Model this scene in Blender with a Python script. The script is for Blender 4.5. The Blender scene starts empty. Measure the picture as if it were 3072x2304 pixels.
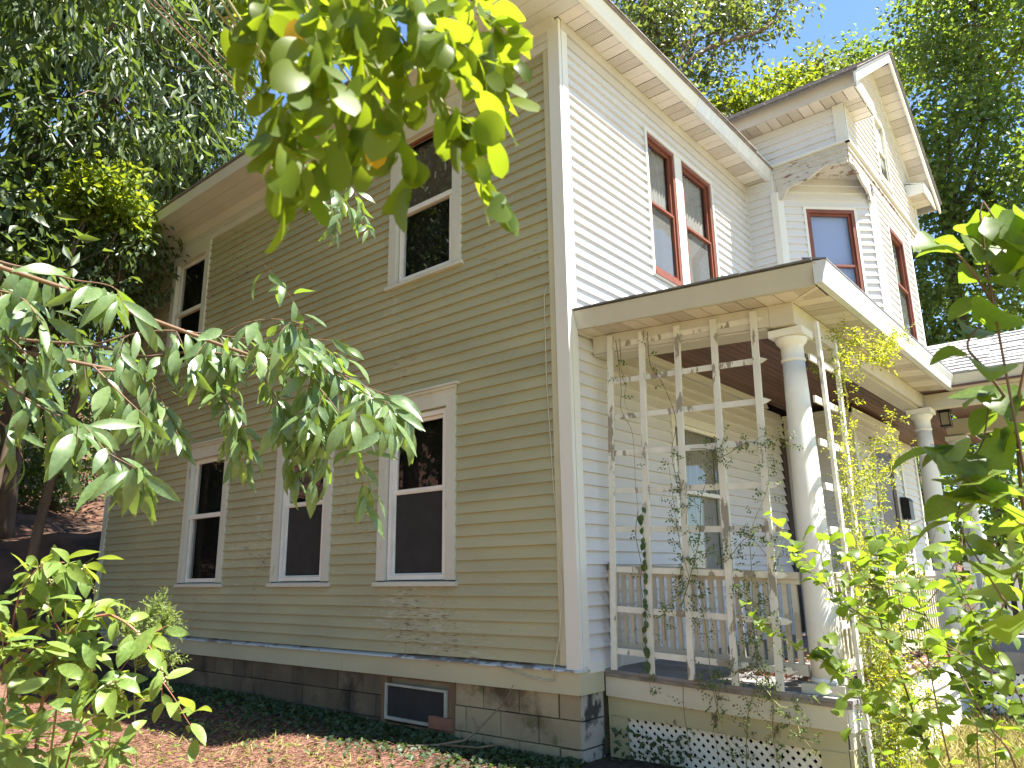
import bpy, math, random
import numpy as np
from mathutils import Vector, Matrix, noise as mnoise

random.seed(7)
scene = bpy.context.scene
COL = scene.collection

# ------------------------------------------------------------------ camera
CAM = Vector((-5.1299, -3.6571, 1.3968))
yaw, pitch, roll = math.radians(40.009), math.radians(14.353), math.radians(-0.849)
fwd = Vector((math.cos(yaw) * math.cos(pitch), math.sin(yaw) * math.cos(pitch), math.sin(pitch)))
rgt = Vector((math.sin(yaw), -math.cos(yaw), 0.0))
upv = rgt.cross(fwd)
r2 = math.cos(roll) * rgt + math.sin(roll) * upv
u2 = -math.sin(roll) * rgt + math.cos(roll) * upv
cam_data = bpy.data.cameras.new("camera")
cam_data.sensor_width = 36.0
cam_data.lens = 26.377
cam_data.clip_start = 0.05
cam_data.clip_end = 2000.0
cam_data.dof.use_dof = True
cam_data.dof.focus_distance = 7.5
cam_data.dof.aperture_fstop = 9.0
cam = bpy.data.objects.new("camera", cam_data)
cam.matrix_world = Matrix(((r2.x, u2.x, -fwd.x, CAM.x), (r2.y, u2.y, -fwd.y, CAM.y), (r2.z, u2.z, -fwd.z, CAM.z), (0, 0, 0, 1)))
COL.objects.link(cam)
scene.camera = cam

# ------------------------------------------------------------------ sky and sun
SUN = Vector((0.30, -1.0, 2.2)).normalized()
world = bpy.data.worlds.new("World")
scene.world = world
world.use_nodes = True
wn = world.node_tree
wn.nodes.clear()
wo = wn.nodes.new("ShaderNodeOutputWorld")
wb = wn.nodes.new("ShaderNodeBackground")
ws = wn.nodes.new("ShaderNodeTexSky")
ws.sky_type = 'NISHITA'
ws.sun_disc = False
ws.sun_elevation = math.asin(SUN.z)
ws.sun_rotation = math.atan2(SUN.x, SUN.y)
ws.air_density = 1.0
ws.dust_density = 0.05
ws.ozone_density = 5.5
wb.inputs[1].default_value = 0.068
wn.links.new(ws.outputs[0], wb.inputs[0])
wn.links.new(wb.outputs[0], wo.inputs[0])
sl = bpy.data.lights.new("sun", 'SUN')
sl.energy = 5.0
sl.angle = math.radians(0.53)
sl.color = (1.0, 0.95, 0.86)
so = bpy.data.objects.new("sun", sl)
so.rotation_euler = SUN.to_track_quat('Z', 'Y').to_euler()
so.location = (0, -10, 20)
COL.objects.link(so)

scene.view_settings.view_transform = 'Standard'
scene.view_settings.look = 'None'
scene.view_settings.gamma = 1.0
scene.view_settings.use_curve_mapping = False
scene.view_settings.exposure = 2.28
scene.render.engine = 'CYCLES'
scene.cycles.use_denoising = True
scene.cycles.max_bounces = 7
scene.cycles.diffuse_bounces = 4
scene.cycles.glossy_bounces = 3
scene.cycles.transmission_bounces = 5
scene.cycles.transparent_max_bounces = 8
scene.cycles.sample_clamp_indirect = 6.0
scene.cycles.caustics_reflective = False
scene.cycles.caustics_refractive = False

# ------------------------------------------------------------------ materials
def nt(name):
    m = bpy.data.materials.new(name)
    m.use_nodes = True
    t = m.node_tree
    t.nodes.clear()
    o = t.nodes.new("ShaderNodeOutputMaterial")
    return m, t, o

def N(t, kind, **kw):
    n = t.nodes.new("ShaderNode" + kind)
    for k, v in kw.items():
        setattr(n, k, v)
    return n

def setin(n, **kw):
    for k, v in kw.items():
        n.inputs[k.replace('_', ' ')].default_value = v

def rgba(c):
    return (c[0], c[1], c[2], 1.0)

def noise_fac(t, coord, scale, stretch, detail=4.0, rough=0.55):
    mp = N(t, "Mapping")
    mp.inputs['Scale'].default_value = stretch
    t.links.new(coord, mp.inputs[0])
    n = N(t, "TexNoise")
    setin(n, Scale=scale, Detail=detail, Roughness=rough)
    t.links.new(mp.outputs[0], n.inputs['Vector'])
    return n.outputs[0]

def ramp(t, fac, a, b):
    r = N(t, "MapRange")
    r.inputs[1].default_value = a
    r.inputs[2].default_value = b
    t.links.new(fac, r.inputs[0])
    return r.outputs[0]

def mixc(t, fac, a, b, blend='MIX'):
    m = N(t, "Mix", data_type='RGBA', blend_type=blend)
    for s, i in ((fac, 0), (a, 6), (b, 7)):
        if isinstance(s, (tuple, list)):
            m.inputs[i].default_value = rgba(s)
        elif isinstance(s, (int, float)):
            m.inputs[i].default_value = s
        else:
            t.links.new(s, m.inputs[i])
    return m.outputs[2]

def mth(t, op, a, b=None):
    m = N(t, "Math", operation=op)
    for s, i in ((a, 0), (b, 1)):
        if s is None:
            continue
        if isinstance(s, (int, float)):
            m.inputs[i].default_value = s
        else:
            t.links.new(s, m.inputs[i])
    return m.outputs[0]

def surf(name, c1, c2, scale=2.0, stretch=(1, 1, 1), rough=0.6, spec=0.3, bump=0.0, bscale=60.0, bstretch=(1, 1, 1),
         patches=(), metallic=0.0, objvar=0.0, extra=None):
    """paint/wood/stone: two tones by noise, optional flaked patches, optional grain relief"""
    m, t, o = nt(name)
    tc = N(t, "TexCoord")
    co = tc.outputs['Object']
    p = N(t, "BsdfPrincipled")
    col = mixc(t, ramp(t, noise_fac(t, co, scale, stretch), 0.32, 0.68), c1, c2)
    hmask = None
    for (pc, ps, pst, th, soft, big) in patches:
        f = noise_fac(t, co, ps, pst, 6.0, 0.65)
        if big:
            g = noise_fac(t, co, big, (1, 1, 1), 2.0)
            f = mth(t, 'ADD', f, mth(t, 'MULTIPLY', mth(t, 'SUBTRACT', g, 0.5), 0.55))
        f = ramp(t, f, th, th + soft)
        col = mixc(t, f, col, pc)
        hmask = f if hmask is None else mth(t, 'MAXIMUM', hmask, f)
    if objvar:
        oi = N(t, "ObjectInfo")
        hs = N(t, "HueSaturation")
        t.links.new(ramp(t, oi.outputs['Random'], 0, 1), hs.inputs['Value'])
        mr = hs.inputs['Value'].links[0].from_node
        mr.inputs[3].default_value = 1 - objvar
        mr.inputs[4].default_value = 1 + objvar
        t.links.new(col, hs.inputs['Color'])
        col = hs.outputs[0]
    if extra:
        col = extra(t, co, col)
    t.links.new(col, p.inputs['Base Color'])
    setin(p, Roughness=rough, Metallic=metallic)
    p.inputs['Specular IOR Level'].default_value = spec
    if bump or hmask is not None:
        b = N(t, "Bump")
        setin(b, Strength=max(bump, 0.25), Distance=0.004)
        h = noise_fac(t, co, bscale, bstretch, 3.0)
        if hmask is not None:
            h = mth(t, 'SUBTRACT', mth(t, 'MULTIPLY', h, 0.4), mth(t, 'MULTIPLY', hmask, 0.6))
        t.links.new(h, b.inputs['Height'])
        t.links.new(b.outputs[0], p.inputs['Normal'])
    t.links.new(p.outputs[0], o.inputs[0])
    return m

def leafmat(name, c1, c2, trans, tfac=0.45, rough=0.42, spec=0.45, island=False, veins=False):
    m, t, o = nt(name)
    if island:
        rnd = N(t, "NewGeometry").outputs['Random Per Island']
    else:
        rnd = N(t, "ObjectInfo").outputs['Random']
    col = mixc(t, rnd, c1, c2)
    tcol = mixc(t, rnd, tuple(v * 0.75 for v in trans), tuple(min(1, v * 1.2) for v in trans))
    if veins:
        co = N(t, "TexCoord").outputs['Object']
        f = ramp(t, noise_fac(t, co, 9.0, (1, 1, 1), 3.0), 0.4, 0.62)
        col = mixc(t, mth(t, 'MULTIPLY', f, 0.35), col, tuple(min(1, v * 1.7) for v in c2))
    p = N(t, "BsdfPrincipled")
    t.links.new(col, p.inputs['Base Color'])
    setin(p, Roughness=rough)
    p.inputs['Specular IOR Level'].default_value = spec
    tr = N(t, "BsdfTranslucent")
    t.links.new(tcol, tr.inputs[0])
    mx = N(t, "MixShader")
    mx.inputs[0].default_value = tfac
    t.links.new(p.outputs[0], mx.inputs[1])
    t.links.new(tr.outputs[0], mx.inputs[2])
    t.links.new(mx.outputs[0], o.inputs[0])
    return m

def glassmat(name, tint, rough=0.015, amount=1.0):
    m, t, o = nt(name)
    lw = N(t, "LayerWeight")
    lw.inputs[0].default_value = 0.5
    f = mth(t, 'MULTIPLY', mth(t, 'ADD', mth(t, 'MULTIPLY', mth(t, 'POWER', lw.outputs['Facing'], 5.0), 0.9), 0.045), amount)
    tb = N(t, "BsdfTransparent")
    tb.inputs[0].default_value = rgba(tint)
    g = N(t, "BsdfGlossy")
    g.inputs['Roughness'].default_value = rough
    mx = N(t, "MixShader")
    t.links.new(f, mx.inputs[0])
    t.links.new(tb.outputs[0], mx.inputs[1])
    t.links.new(g.outputs[0], mx.inputs[2])
    t.links.new(mx.outputs[0], o.inputs[0])
    return m

def vent_extra(axis):
    def f(t, co, col):
        sx = N(t, "SeparateXYZ")
        t.links.new(co, sx.inputs[0])
        a = mth(t, 'SINE', mth(t, 'MULTIPLY', sx.outputs[0], 2 * math.pi / 0.021))
        b = mth(t, 'SINE', mth(t, 'MULTIPLY', sx.outputs[1], 2 * math.pi / 0.021))
        d = ramp(t, mth(t, 'MULTIPLY', mth(t, 'ADD', a, 1.0), mth(t, 'ADD', b, 1.0)), 1.2, 2.0)
        return mixc(t, d, col, (0.22, 0.195, 0.16))
    return f

M = {}
FLAKE = (0.17, 0.13, 0.095)
M['cream'] = surf('cream_clapboard_paint', (0.388, 0.374, 0.228), (0.315, 0.305, 0.192), 1.3, (1, 0.5, 2.0), 0.62, 0.25, 0.3, 40, (1, 0.15, 2),
                  patches=[((0.43, 0.415, 0.33), 5.0, (1, 1.2, 9), 0.66, 0.04, 0.7), (FLAKE, 6.0, (1, 1.3, 13), 0.675, 0.03, 0.8),
                           ((0.22, 0.19, 0.14), 26.0, (1, 1, 1.2), 0.745, 0.02, 0)], objvar=0.05)
M['cream_trim'] = surf('cream_trim_paint', (0.48, 0.455, 0.305), (0.40, 0.385, 0.26), 1.2, (1, 0.6, 1.5), 0.6, 0.25, 0.2, 30,
                       patches=[(FLAKE, 3.5, (1, 1.4, 7), 0.72, 0.03, 0.5)])
M['casing'] = surf('window_casing_paint', (0.54, 0.545, 0.465), (0.47, 0.475, 0.405), 2.5, (1, 1, 0.4), 0.55, 0.3, 0.25, 40, (1, 1, 0.1),
                   patches=[((0.30, 0.27, 0.21), 9.0, (1, 1, 0.3), 0.72, 0.03, 1.0)])
M['sash'] = surf('sash_white', (0.70, 0.69, 0.64), (0.62, 0.61, 0.56), 4, (1, 1, 1), 0.45, 0.35)
M['eave_white'] = surf('eave_board_paint', (0.56, 0.57, 0.53), (0.49, 0.50, 0.465), 2.0, (1, 0.4, 1), 0.6, 0.25, 0.2, 40,
                        patches=[((0.24, 0.21, 0.17), 3.5, (1, 1.2, 5), 0.71, 0.03, 0.6)])
M['bluewhite'] = surf('exposed_primer', (0.52, 0.545, 0.55), (0.42, 0.44, 0.44), 4, (1, 0.3, 1), 0.7, 0.2, 0.3, 40,
                      patches=[((0.23, 0.20, 0.165), 3.2, (1, 1.6, 6), 0.53, 0.03, 0.9)])
M['vinyl'] = surf('white_vinyl_siding', (0.60, 0.60, 0.595), (0.55, 0.55, 0.545), 1.2, (1, 1, 0.5), 0.42, 0.35, objvar=0.015)
M['vinyl_trim'] = surf('white_vinyl_trim', (0.63, 0.635, 0.58), (0.57, 0.575, 0.525), 1.5, (1, 1, 0.3), 0.4, 0.35)
M['frieze'] = surf('eave_frieze_vinyl', (0.50, 0.475, 0.43), (0.43, 0.41, 0.375), 1.5, (1, 1, 1), 0.5, 0.3)
M['soffit'] = surf('soffit_panel_plain', (0.60, 0.555, 0.50), (0.54, 0.50, 0.45), 3, (1, 1, 1), 0.45, 0.3, objvar=0.03,
                   patches=[((0.52, 0.42, 0.30), 1.8, (1, 1, 1), 0.66, 0.12, 0)])
M['vent'] = surf('soffit_panel_vented', (0.54, 0.49, 0.43), (0.48, 0.435, 0.385), 3, (1, 1, 1), 0.5, 0.3, objvar=0.03, extra=vent_extra(0),
                 patches=[((0.50, 0.37, 0.24), 1.2, (1, 1, 1), 0.62, 0.15, 0)])
M['gutter'] = surf('aluminium_gutter', (0.60, 0.63, 0.64), (0.50, 0.53, 0.54), 3.0, (4, 4, 0.5), 0.34, 0.5,
                   patches=[((0.50, 0.44, 0.36), 2.6, (5, 5, 0.4), 0.64, 0.12, 0.5)])
M['fascia'] = surf('painted_fascia', (0.46, 0.46, 0.40), (0.40, 0.40, 0.35), 1.2, (1, 1, 1), 0.5, 0.3)
M['oldwood'] = surf('flaking_painted_wood', (0.50, 0.475, 0.42), (0.41, 0.385, 0.34), 5, (1, 1, 1.5), 0.7, 0.2, 0.4, 50,
                    patches=[((0.21, 0.13, 0.095), 9.0, (1.0, 1.0, 2.6), 0.555, 0.05, 1.5), ((0.30, 0.26, 0.22), 26, (1, 1, 2.0), 0.60, 0.04, 0)])
M['brown_frame'] = surf('red_brown_window_frame', (0.185, 0.062, 0.036), (0.145, 0.048, 0.028), 5, (1, 1, 1), 0.5, 0.35)
M['shingle'] = surf('asphalt_shingle', (0.27, 0.235, 0.22), (0.17, 0.15, 0.14), 9, (1, 1, 1), 0.9, 0.15, 0.5, 180, objvar=0.18)
M['shingle_light'] = surf('pale_asphalt_shingle', (0.36, 0.35, 0.345), (0.27, 0.265, 0.26), 12, (1, 1, 1), 0.9, 0.2, 0.5, 180, objvar=0.16)
M['shingle_edge'] = surf('dark_shingle_edge', (0.19, 0.19, 0.195), (0.13, 0.13, 0.135), 14, (1, 1, 1), 0.9, 0.15, 0.5, 160)
M['ceiling'] = surf('stained_ceiling_board', (0.125, 0.058, 0.048), (0.085, 0.042, 0.037), 4, (0.4, 4, 1), 0.5, 0.35, 0.2, 30, (0.3, 4, 1), objvar=0.22)
M['beam'] = surf('porch_beam_paint', (0.52, 0.50, 0.43), (0.45, 0.435, 0.37), 1.4, (1, 1, 1), 0.5, 0.3,
                 patches=[((0.32, 0.28, 0.21), 8.0, (1, 1, 1), 0.75, 0.03, 0.8)])
M['column'] = surf('porch_column_paint', (0.70, 0.71, 0.67), (0.63, 0.635, 0.60), 3, (1, 1, 0.5), 0.48, 0.35, 0.25, 90, (1, 1, 1),
                   patches=[((0.36, 0.33, 0.27), 9.0, (1, 1, 0.5), 0.74, 0.04, 0.8)])
M['trellis'] = surf('weathered_trellis_paint', (0.66, 0.65, 0.57), (0.55, 0.545, 0.475), 5, (1, 1, 0.6), 0.65, 0.25, 0.4, 60,
                    patches=[((0.27, 0.24, 0.185), 9.0, (1, 1, 0.35), 0.585, 0.03, 1.1), ((0.67, 0.66, 0.60), 12, (1, 1, 0.5), 0.66, 0.03, 0)])
M['rail'] = surf('porch_rail_paint', (0.52, 0.48, 0.39), (0.44, 0.405, 0.33), 5, (1, 1, 0.5), 0.6, 0.25, 0.3, 60,
                 patches=[((0.34, 0.30, 0.24), 7.0, (1, 0.6, 0.5), 0.66, 0.04, 0.9)])
M['deck'] = surf('grey_porch_floor', (0.23, 0.22, 0.215), (0.16, 0.15, 0.148), 5, (4, 0.5, 1), 0.65, 0.3, 0.3, 40, (6, 0.5, 1), objvar=0.1,
                 patches=[((0.20, 0.15, 0.11), 4, (3, 0.8, 1), 0.62, 0.08, 0)])
M['deck_edge'] = surf('rotten_deck_edge', (0.26, 0.23, 0.19), (0.15, 0.125, 0.10), 8, (1, 1, 2), 0.8, 0.15, 0.5, 60)
M['skirt'] = surf('porch_skirt_paint', (0.56, 0.525, 0.40), (0.48, 0.45, 0.34), 1.6, (1, 1, 1.5), 0.6, 0.25, 0.2, 40,
                  patches=[((0.22, 0.18, 0.12), 6, (1, 1.2, 3), 0.69, 0.04, 0.6)])
M['skirt2'] = surf('mossy_skirt_paint', (0.42, 0.385, 0.22), (0.35, 0.32, 0.19), 2.2, (1, 1, 1.5), 0.65, 0.2, 0.2, 40,
                   patches=[((0.17, 0.13, 0.08), 6, (1, 1.5, 1), 0.66, 0.05, 0.6)])
M['lattice'] = surf('vinyl_lattice', (0.70, 0.67, 0.56), (0.62, 0.59, 0.49), 4, (1, 1, 1), 0.5, 0.3)
M['lattice_white'] = surf('white_vinyl_lattice', (0.80, 0.79, 0.77), (0.73, 0.72, 0.70), 4, (1, 1, 1), 0.5, 0.3)
M['block'] = surf('concrete_block', (0.36, 0.30, 0.19), (0.25, 0.205, 0.13), 2.6, (1, 1, 1), 0.9, 0.15, 0.8, 70, objvar=0.10,
                  patches=[((0.10, 0.08, 0.05), 1.9, (1, 1, 0.8), 0.54, 0.14, 0.6), ((0.36, 0.32, 0.22), 7, (1, 1, 1), 0.62, 0.10, 0), ((0.13, 0.13, 0.06), 3.1, (1, 1, 1), 0.60, 0.1, 0)])
M['block_dark'] = surf('dark_concrete_block', (0.165, 0.125, 0.082), (0.10, 0.078, 0.054), 2.6, (1, 1, 1), 0.9, 0.15, 0.8, 70, objvar=0.15,  # darker block colour used from the middle of the basement window onward
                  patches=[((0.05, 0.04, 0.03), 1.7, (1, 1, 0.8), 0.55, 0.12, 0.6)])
M['mortar'] = surf('mortar', (0.30, 0.25, 0.16), (0.22, 0.185, 0.12), 5, (1, 1, 1), 0.95, 0.1, 0.5, 90)
M['corner_block'] = surf('limed_corner_block', (0.37, 0.35, 0.29), (0.30, 0.28, 0.23), 4, (1, 1, 1), 0.9, 0.1, 0.8, 60,
                         patches=[((0.06, 0.058, 0.052), 2.6, (1, 1.5, 0.7), 0.49, 0.05, 0)])
M['dull_sash'] = surf('dull_screen_frame', (0.42, 0.40, 0.33), (0.32, 0.30, 0.25), 6, (1, 1, 1), 0.7, 0.2)
M['rotwood'] = surf('bare_brown_wood', (0.20, 0.135, 0.075), (0.12, 0.08, 0.05), 6, (1, 1, 0.4), 0.8, 0.15, 0.4, 60)
M['brick'] = surf('loose_brick', (0.26, 0.13, 0.085), (0.20, 0.10, 0.07), 12, (1, 1, 1), 0.9, 0.1, 0.5, 80)
M['dark'] = surf('unlit_interior_black', (0.012, 0.010, 0.010), (0.008, 0.007, 0.007), 1, (1, 1, 1), 0.9, 0.1)  # near-black colour painted in place of shade inside rooms and under the porch
M['screen'] = surf('insect_screen', (0.035, 0.034, 0.034), (0.027, 0.026, 0.026), 6, (1, 1, 1), 0.75, 0.2)
M['grey_screen'] = surf('grey_screen', (0.17, 0.165, 0.16), (0.13, 0.127, 0.123), 3, (1, 1, 0.4), 0.8, 0.2)
M['blind'] = surf('drawn_blind', (0.105, 0.082, 0.068), (0.085, 0.066, 0.055), 2, (1, 1, 1), 0.85, 0.1)
M['curtain'] = surf('lace_curtain', (0.36, 0.35, 0.34), (0.26, 0.255, 0.25), 3, (30, 30, 0.6), 0.9, 0.1)
M['curtain_blue'] = surf('pale_blue_shade', (0.40, 0.47, 0.72), (0.36, 0.43, 0.68), 1.0, (1, 1, 1), 0.9, 0.1)
M['glass'] = glassmat('window_glass', (0.92, 0.93, 0.92), 0.015, 0.9)
M['door'] = surf('dark_door', (0.07, 0.05, 0.045), (0.05, 0.035, 0.032), 6, (1, 1, 0.3), 0.5, 0.3)
M['door_panel'] = surf('storm_door', (0.17, 0.15, 0.15), (0.13, 0.115, 0.115), 4, (1, 1, 0.4), 0.5, 0.35)
M['black'] = surf('black_metal', (0.012, 0.012, 0.014), (0.02, 0.02, 0.022), 8, (1, 1, 1), 0.4, 0.4)
M['cable'] = surf('painted_cable', (0.50, 0.47, 0.34), (0.40, 0.37, 0.27), 8, (1, 1, 1), 0.6, 0.2)
M['bark'] = surf('tree_bark', (0.15, 0.115, 0.085), (0.075, 0.058, 0.044), 7, (1, 1, 0.18), 0.95, 0.1, 1.0, 22, (1, 1, 0.15))
M['twig'] = surf('twig_bark', (0.16, 0.095, 0.06), (0.11, 0.075, 0.05), 9, (1, 1, 1), 0.75, 0.2)
M['pinktwig'] = surf('reddish_stem', (0.36, 0.10, 0.10), (0.25, 0.13, 0.07), 5, (1, 1, 1), 0.5, 0.3)
M['greentwig'] = surf('green_stem', (0.22, 0.24, 0.05), (0.16, 0.12, 0.05), 6, (1, 1, 1), 0.6, 0.3)
M['deadwood'] = surf('dead_branch', (0.21, 0.17, 0.12), (0.13, 0.10, 0.07), 8, (1, 1, 1), 0.85, 0.1)
M['berry'] = surf('pale_buds', (0.45, 0.50, 0.22), (0.52, 0.40, 0.28), 20, (1, 1, 1), 0.5, 0.3)
M['leaf_bough'] = leafmat('narrow_glossy_leaf', (0.070, 0.120, 0.045), (0.115, 0.17, 0.06), (0.24, 0.36, 0.03), 0.36, 0.33, 0.75, veins=True)
M['leaf_oval'] = leafmat('oval_leaflet', (0.060, 0.105, 0.010), (0.10, 0.145, 0.012), (0.26, 0.34, 0.014), 0.55, 0.45, 0.3)
M['leaf_yellow'] = leafmat('yellow_leaflet', (0.55, 0.33, 0.02), (0.60, 0.36, 0.03), (0.7, 0.42, 0.02), 0.5, 0.45, 0.3)
M['leaf_heart'] = leafmat('heart_leaf', (0.058, 0.10, 0.018), (0.11, 0.155, 0.03), (0.24, 0.36, 0.02), 0.5, 0.40, 0.4, veins=True)
M['leaf_poke'] = leafmat('pokeweed_leaf', (0.095, 0.165, 0.04), (0.17, 0.24, 0.055), (0.32, 0.40, 0.04), 0.42, 0.40, 0.4, veins=True)
M['leaf_vine'] = leafmat('vine_leaf', (0.07, 0.14, 0.03), (0.24, 0.28, 0.03), (0.50, 0.50, 0.03), 0.5, 0.45, 0.3, island=True)
M['leaf_ivy'] = leafmat('ground_ivy_leaf', (0.035, 0.060, 0.028), (0.075, 0.105, 0.05), (0.12, 0.2, 0.03), 0.3, 0.5, 0.3, island=True)
M['crown_dark'] = leafmat('dark_narrow_foliage', (0.030, 0.058, 0.022), (0.080, 0.115, 0.048), (0.18, 0.26, 0.03), 0.38, 0.42, 0.4, island=True)
M['crown_maple'] = leafmat('maple_foliage', (0.050, 0.100, 0.028), (0.11, 0.165, 0.045), (0.26, 0.36, 0.03), 0.44, 0.42, 0.4, island=True)
M['crown_oak'] = leafmat('oak_foliage', (0.060, 0.095, 0.032), (0.125, 0.16, 0.05), (0.25, 0.31, 0.035), 0.38, 0.36, 0.6, island=True)
M['crown_lime'] = leafmat('lime_foliage', (0.08, 0.14, 0.014), (0.14, 0.19, 0.02), (0.30, 0.36, 0.02), 0.48, 0.45, 0.3, island=True)
M['straw'] = leafmat('dry_grass', (0.34, 0.27, 0.12), (0.22, 0.24, 0.07), (0.4, 0.35, 0.1), 0.3, 0.6, 0.2, island=True)
M['needles'] = leafmat('mulch_needles', (0.17, 0.075, 0.052), (0.30, 0.17, 0.125), (0.3, 0.15, 0.08), 0.15, 0.7, 0.15, island=True)

def ground_mat():
    m, t, o = nt('yard_ground')
    co = N(t, "TexCoord").outputs['Object']
    sx = N(t, "SeparateXYZ")
    t.links.new(co, sx.inputs[0])
    n1 = noise_fac(t, co, 1.3, (1, 1, 1), 5)
    n2 = noise_fac(t, co, 14, (1, 1, 1), 5, 0.7)
    mulch = mixc(t, ramp(t, n2, 0.35, 0.65), (0.095, 0.050, 0.036), (0.20, 0.105, 0.075))
    soil = mixc(t, ramp(t, n2, 0.35, 0.65), (0.035, 0.026, 0.02), (0.085, 0.062, 0.045))
    grass = mixc(t, ramp(t, n2, 0.35, 0.65), (0.20, 0.17, 0.075), (0.34, 0.28, 0.14))
    c = mixc(t, ramp(t, n1, 0.42, 0.58), mulch, soil)
    near = ramp(t, mth(t, 'ADD', sx.outputs[0], mth(t, 'MULTIPLY', n1, 0.5)), -0.65, -0.35)
    c = mixc(t, near, mixc(t, 0.22, mulch, soil), soil)
    fr = ramp(t, mth(t, 'ADD', sx.outputs[1], mth(t, 'MULTIPLY', n1, 1.2)), -0.6, -1.6)
    c = mixc(t, fr, c, grass)
    far = ramp(t, sx.outputs[1], 7.0, 9.0)
    c = mixc(t, far, c, mixc(t, ramp(t, n1, 0.4, 0.6), (0.15, 0.08, 0.055), (0.06, 0.04, 0.03)))
    p = N(t, "BsdfPrincipled")
    setin(p, Roughness=0.95)
    p.inputs['Specular IOR Level'].default_value = 0.1
    t.links.new(c, p.inputs['Base Color'])
    b = N(t, "Bump")
    setin(b, Strength=0.9, Distance=0.03)
    t.links.new(n2, b.inputs['Height'])
    t.links.new(b.outputs[0], p.inputs['Normal'])
    t.links.new(p.outputs[0], o.inputs[0])
    return m
M['ground'] = ground_mat()

# ------------------------------------------------------------------ helpers
def V(*a):
    return Vector(a)

class MB:
    def __init__(self):
        self.v, self.f = [], []
    def add(self, vs, fs):
        b = len(self.v)
        self.v += [tuple(p) for p in vs]
        self.f += [tuple(i + b for i in f) for f in fs]
        return self
    def box(self, x0, x1, y0, y1, z0, z1):
        return self.hexa([(x0, y0, z0), (x1, y0, z0), (x1, y1, z0), (x0, y1, z0), (x0, y0, z1), (x1, y0, z1), (x1, y1, z1), (x0, y1, z1)])
    def hexa(self, p):
        return self.add(p, [(3, 2, 1, 0), (4, 5, 6, 7), (0, 1, 5, 4), (1, 2, 6, 5), (2, 3, 7, 6), (3, 0, 4, 7)])
    def prism(self, poly, vec):
        n = len(poly)
        vec = Vector(vec)
        a = [Vector(p) for p in poly]
        return self.add(a + [p + vec for p in a], [tuple(range(n))[::-1], tuple(range(n, 2 * n))] + [(i, (i + 1) % n, n + (i + 1) % n, n + i) for i in range(n)])
    def tube(self, pts, rad, n=6):
        pts = [Vector(p) for p in pts]
        k = len(pts)
        if not isinstance(rad, (list, tuple)):
            rad = [rad] * k
        vs, fs = [], []
        for i, p in enumerate(pts):
            d = (pts[min(i + 1, k - 1)] - pts[max(i - 1, 0)])
            d = d.normalized() if d.length > 1e-9 else Vector((0, 0, 1))
            a = d.cross(Vector((0.31, 0.17, 0.93)))
            if a.length < 1e-3:
                a = d.cross(Vector((1, 0, 0)))
            a.normalize()
            b = d.cross(a)
            for j in range(n):
                t = 2 * math.pi * j / n
                vs.append(p + (a * math.cos(t) + b * math.sin(t)) * rad[i])
        for i in range(k - 1):
            for j in range(n):
                fs.append((i * n + j, i * n + (j + 1) % n, (i + 1) * n + (j + 1) % n, (i + 1) * n + j))
        fs.append(tuple(range(n))[::-1])
        fs.append(tuple(range((k - 1) * n, k * n)))
        return self.add(vs, fs)
    def lathe(self, cx, cy, prof, n=28):
        vs, fs = [], []
        for r, z in prof:
            for j in range(n):
                t = 2 * math.pi * j / n
                vs.append((cx + r * math.cos(t), cy + r * math.sin(t), z))
        for i in range(len(prof) - 1):
            for j in range(n):
                fs.append((i * n + j, i * n + (j + 1) % n, (i + 1) * n + (j + 1) % n, (i + 1) * n + j))
        fs.append(tuple(range(n))[::-1])
        fs.append(tuple(range((len(prof) - 1) * n, len(prof) * n)))
        return self.add(vs, fs)
    def map(self, fn):
        self.v = [tuple(fn(*p)) for p in self.v]
        return self
    def build(self, name, mat, parent=None, smooth=False, **props):
        me = bpy.data.meshes.new(name)
        me.from_pydata(self.v, [], self.f)
        if smooth:
            me.polygons.foreach_set('use_smooth', [True] * len(me.polygons))
        return link(name, me, mat, parent, **props)

def link(name, me, mat=None, parent=None, **props):
    if mat is not None and not me.materials:
        me.materials.append(M[mat] if isinstance(mat, str) else mat)
    o = bpy.data.objects.new(name, me)
    COL.objects.link(o)
    if parent is not None:
        o.parent = parent
        o.matrix_parent_inverse = Matrix.Translation(-Vector(parent.get('_base', (0, 0, 0))))
    for k, v in props.items():
        o[k] = v
    return o

def thing(name, label, cat, base, group=None):
    o = bpy.data.objects.new(name, None)
    o.empty_display_size = 0.2
    o.location = base
    o['_base'] = tuple(base)
    o['label'] = label
    o['category'] = cat
    if group:
        o['group'] = group
    COL.objects.link(o)
    return o

class Frame:
    """wall-local axes: u along the wall, d outwards, z up"""
    def __init__(s, o, u, n):
        s.o, s.u, s.n = Vector(o), Vector(u).normalized(), Vector(n).normalized()
    def P(s, u, d, z):
        return s.o + s.u * u + s.n * d + Vector((0, 0, z))
    def box(s, mb, u0, u1, d0, d1, z0, z1):
        return mb.hexa([s.P(u0, d0, z0), s.P(u1, d0, z0), s.P(u1, d1, z0), s.P(u0, d1, z0),
                        s.P(u0, d0, z1), s.P(u1, d0, z1), s.P(u1, d1, z1), s.P(u0, d1, z1)])

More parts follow.
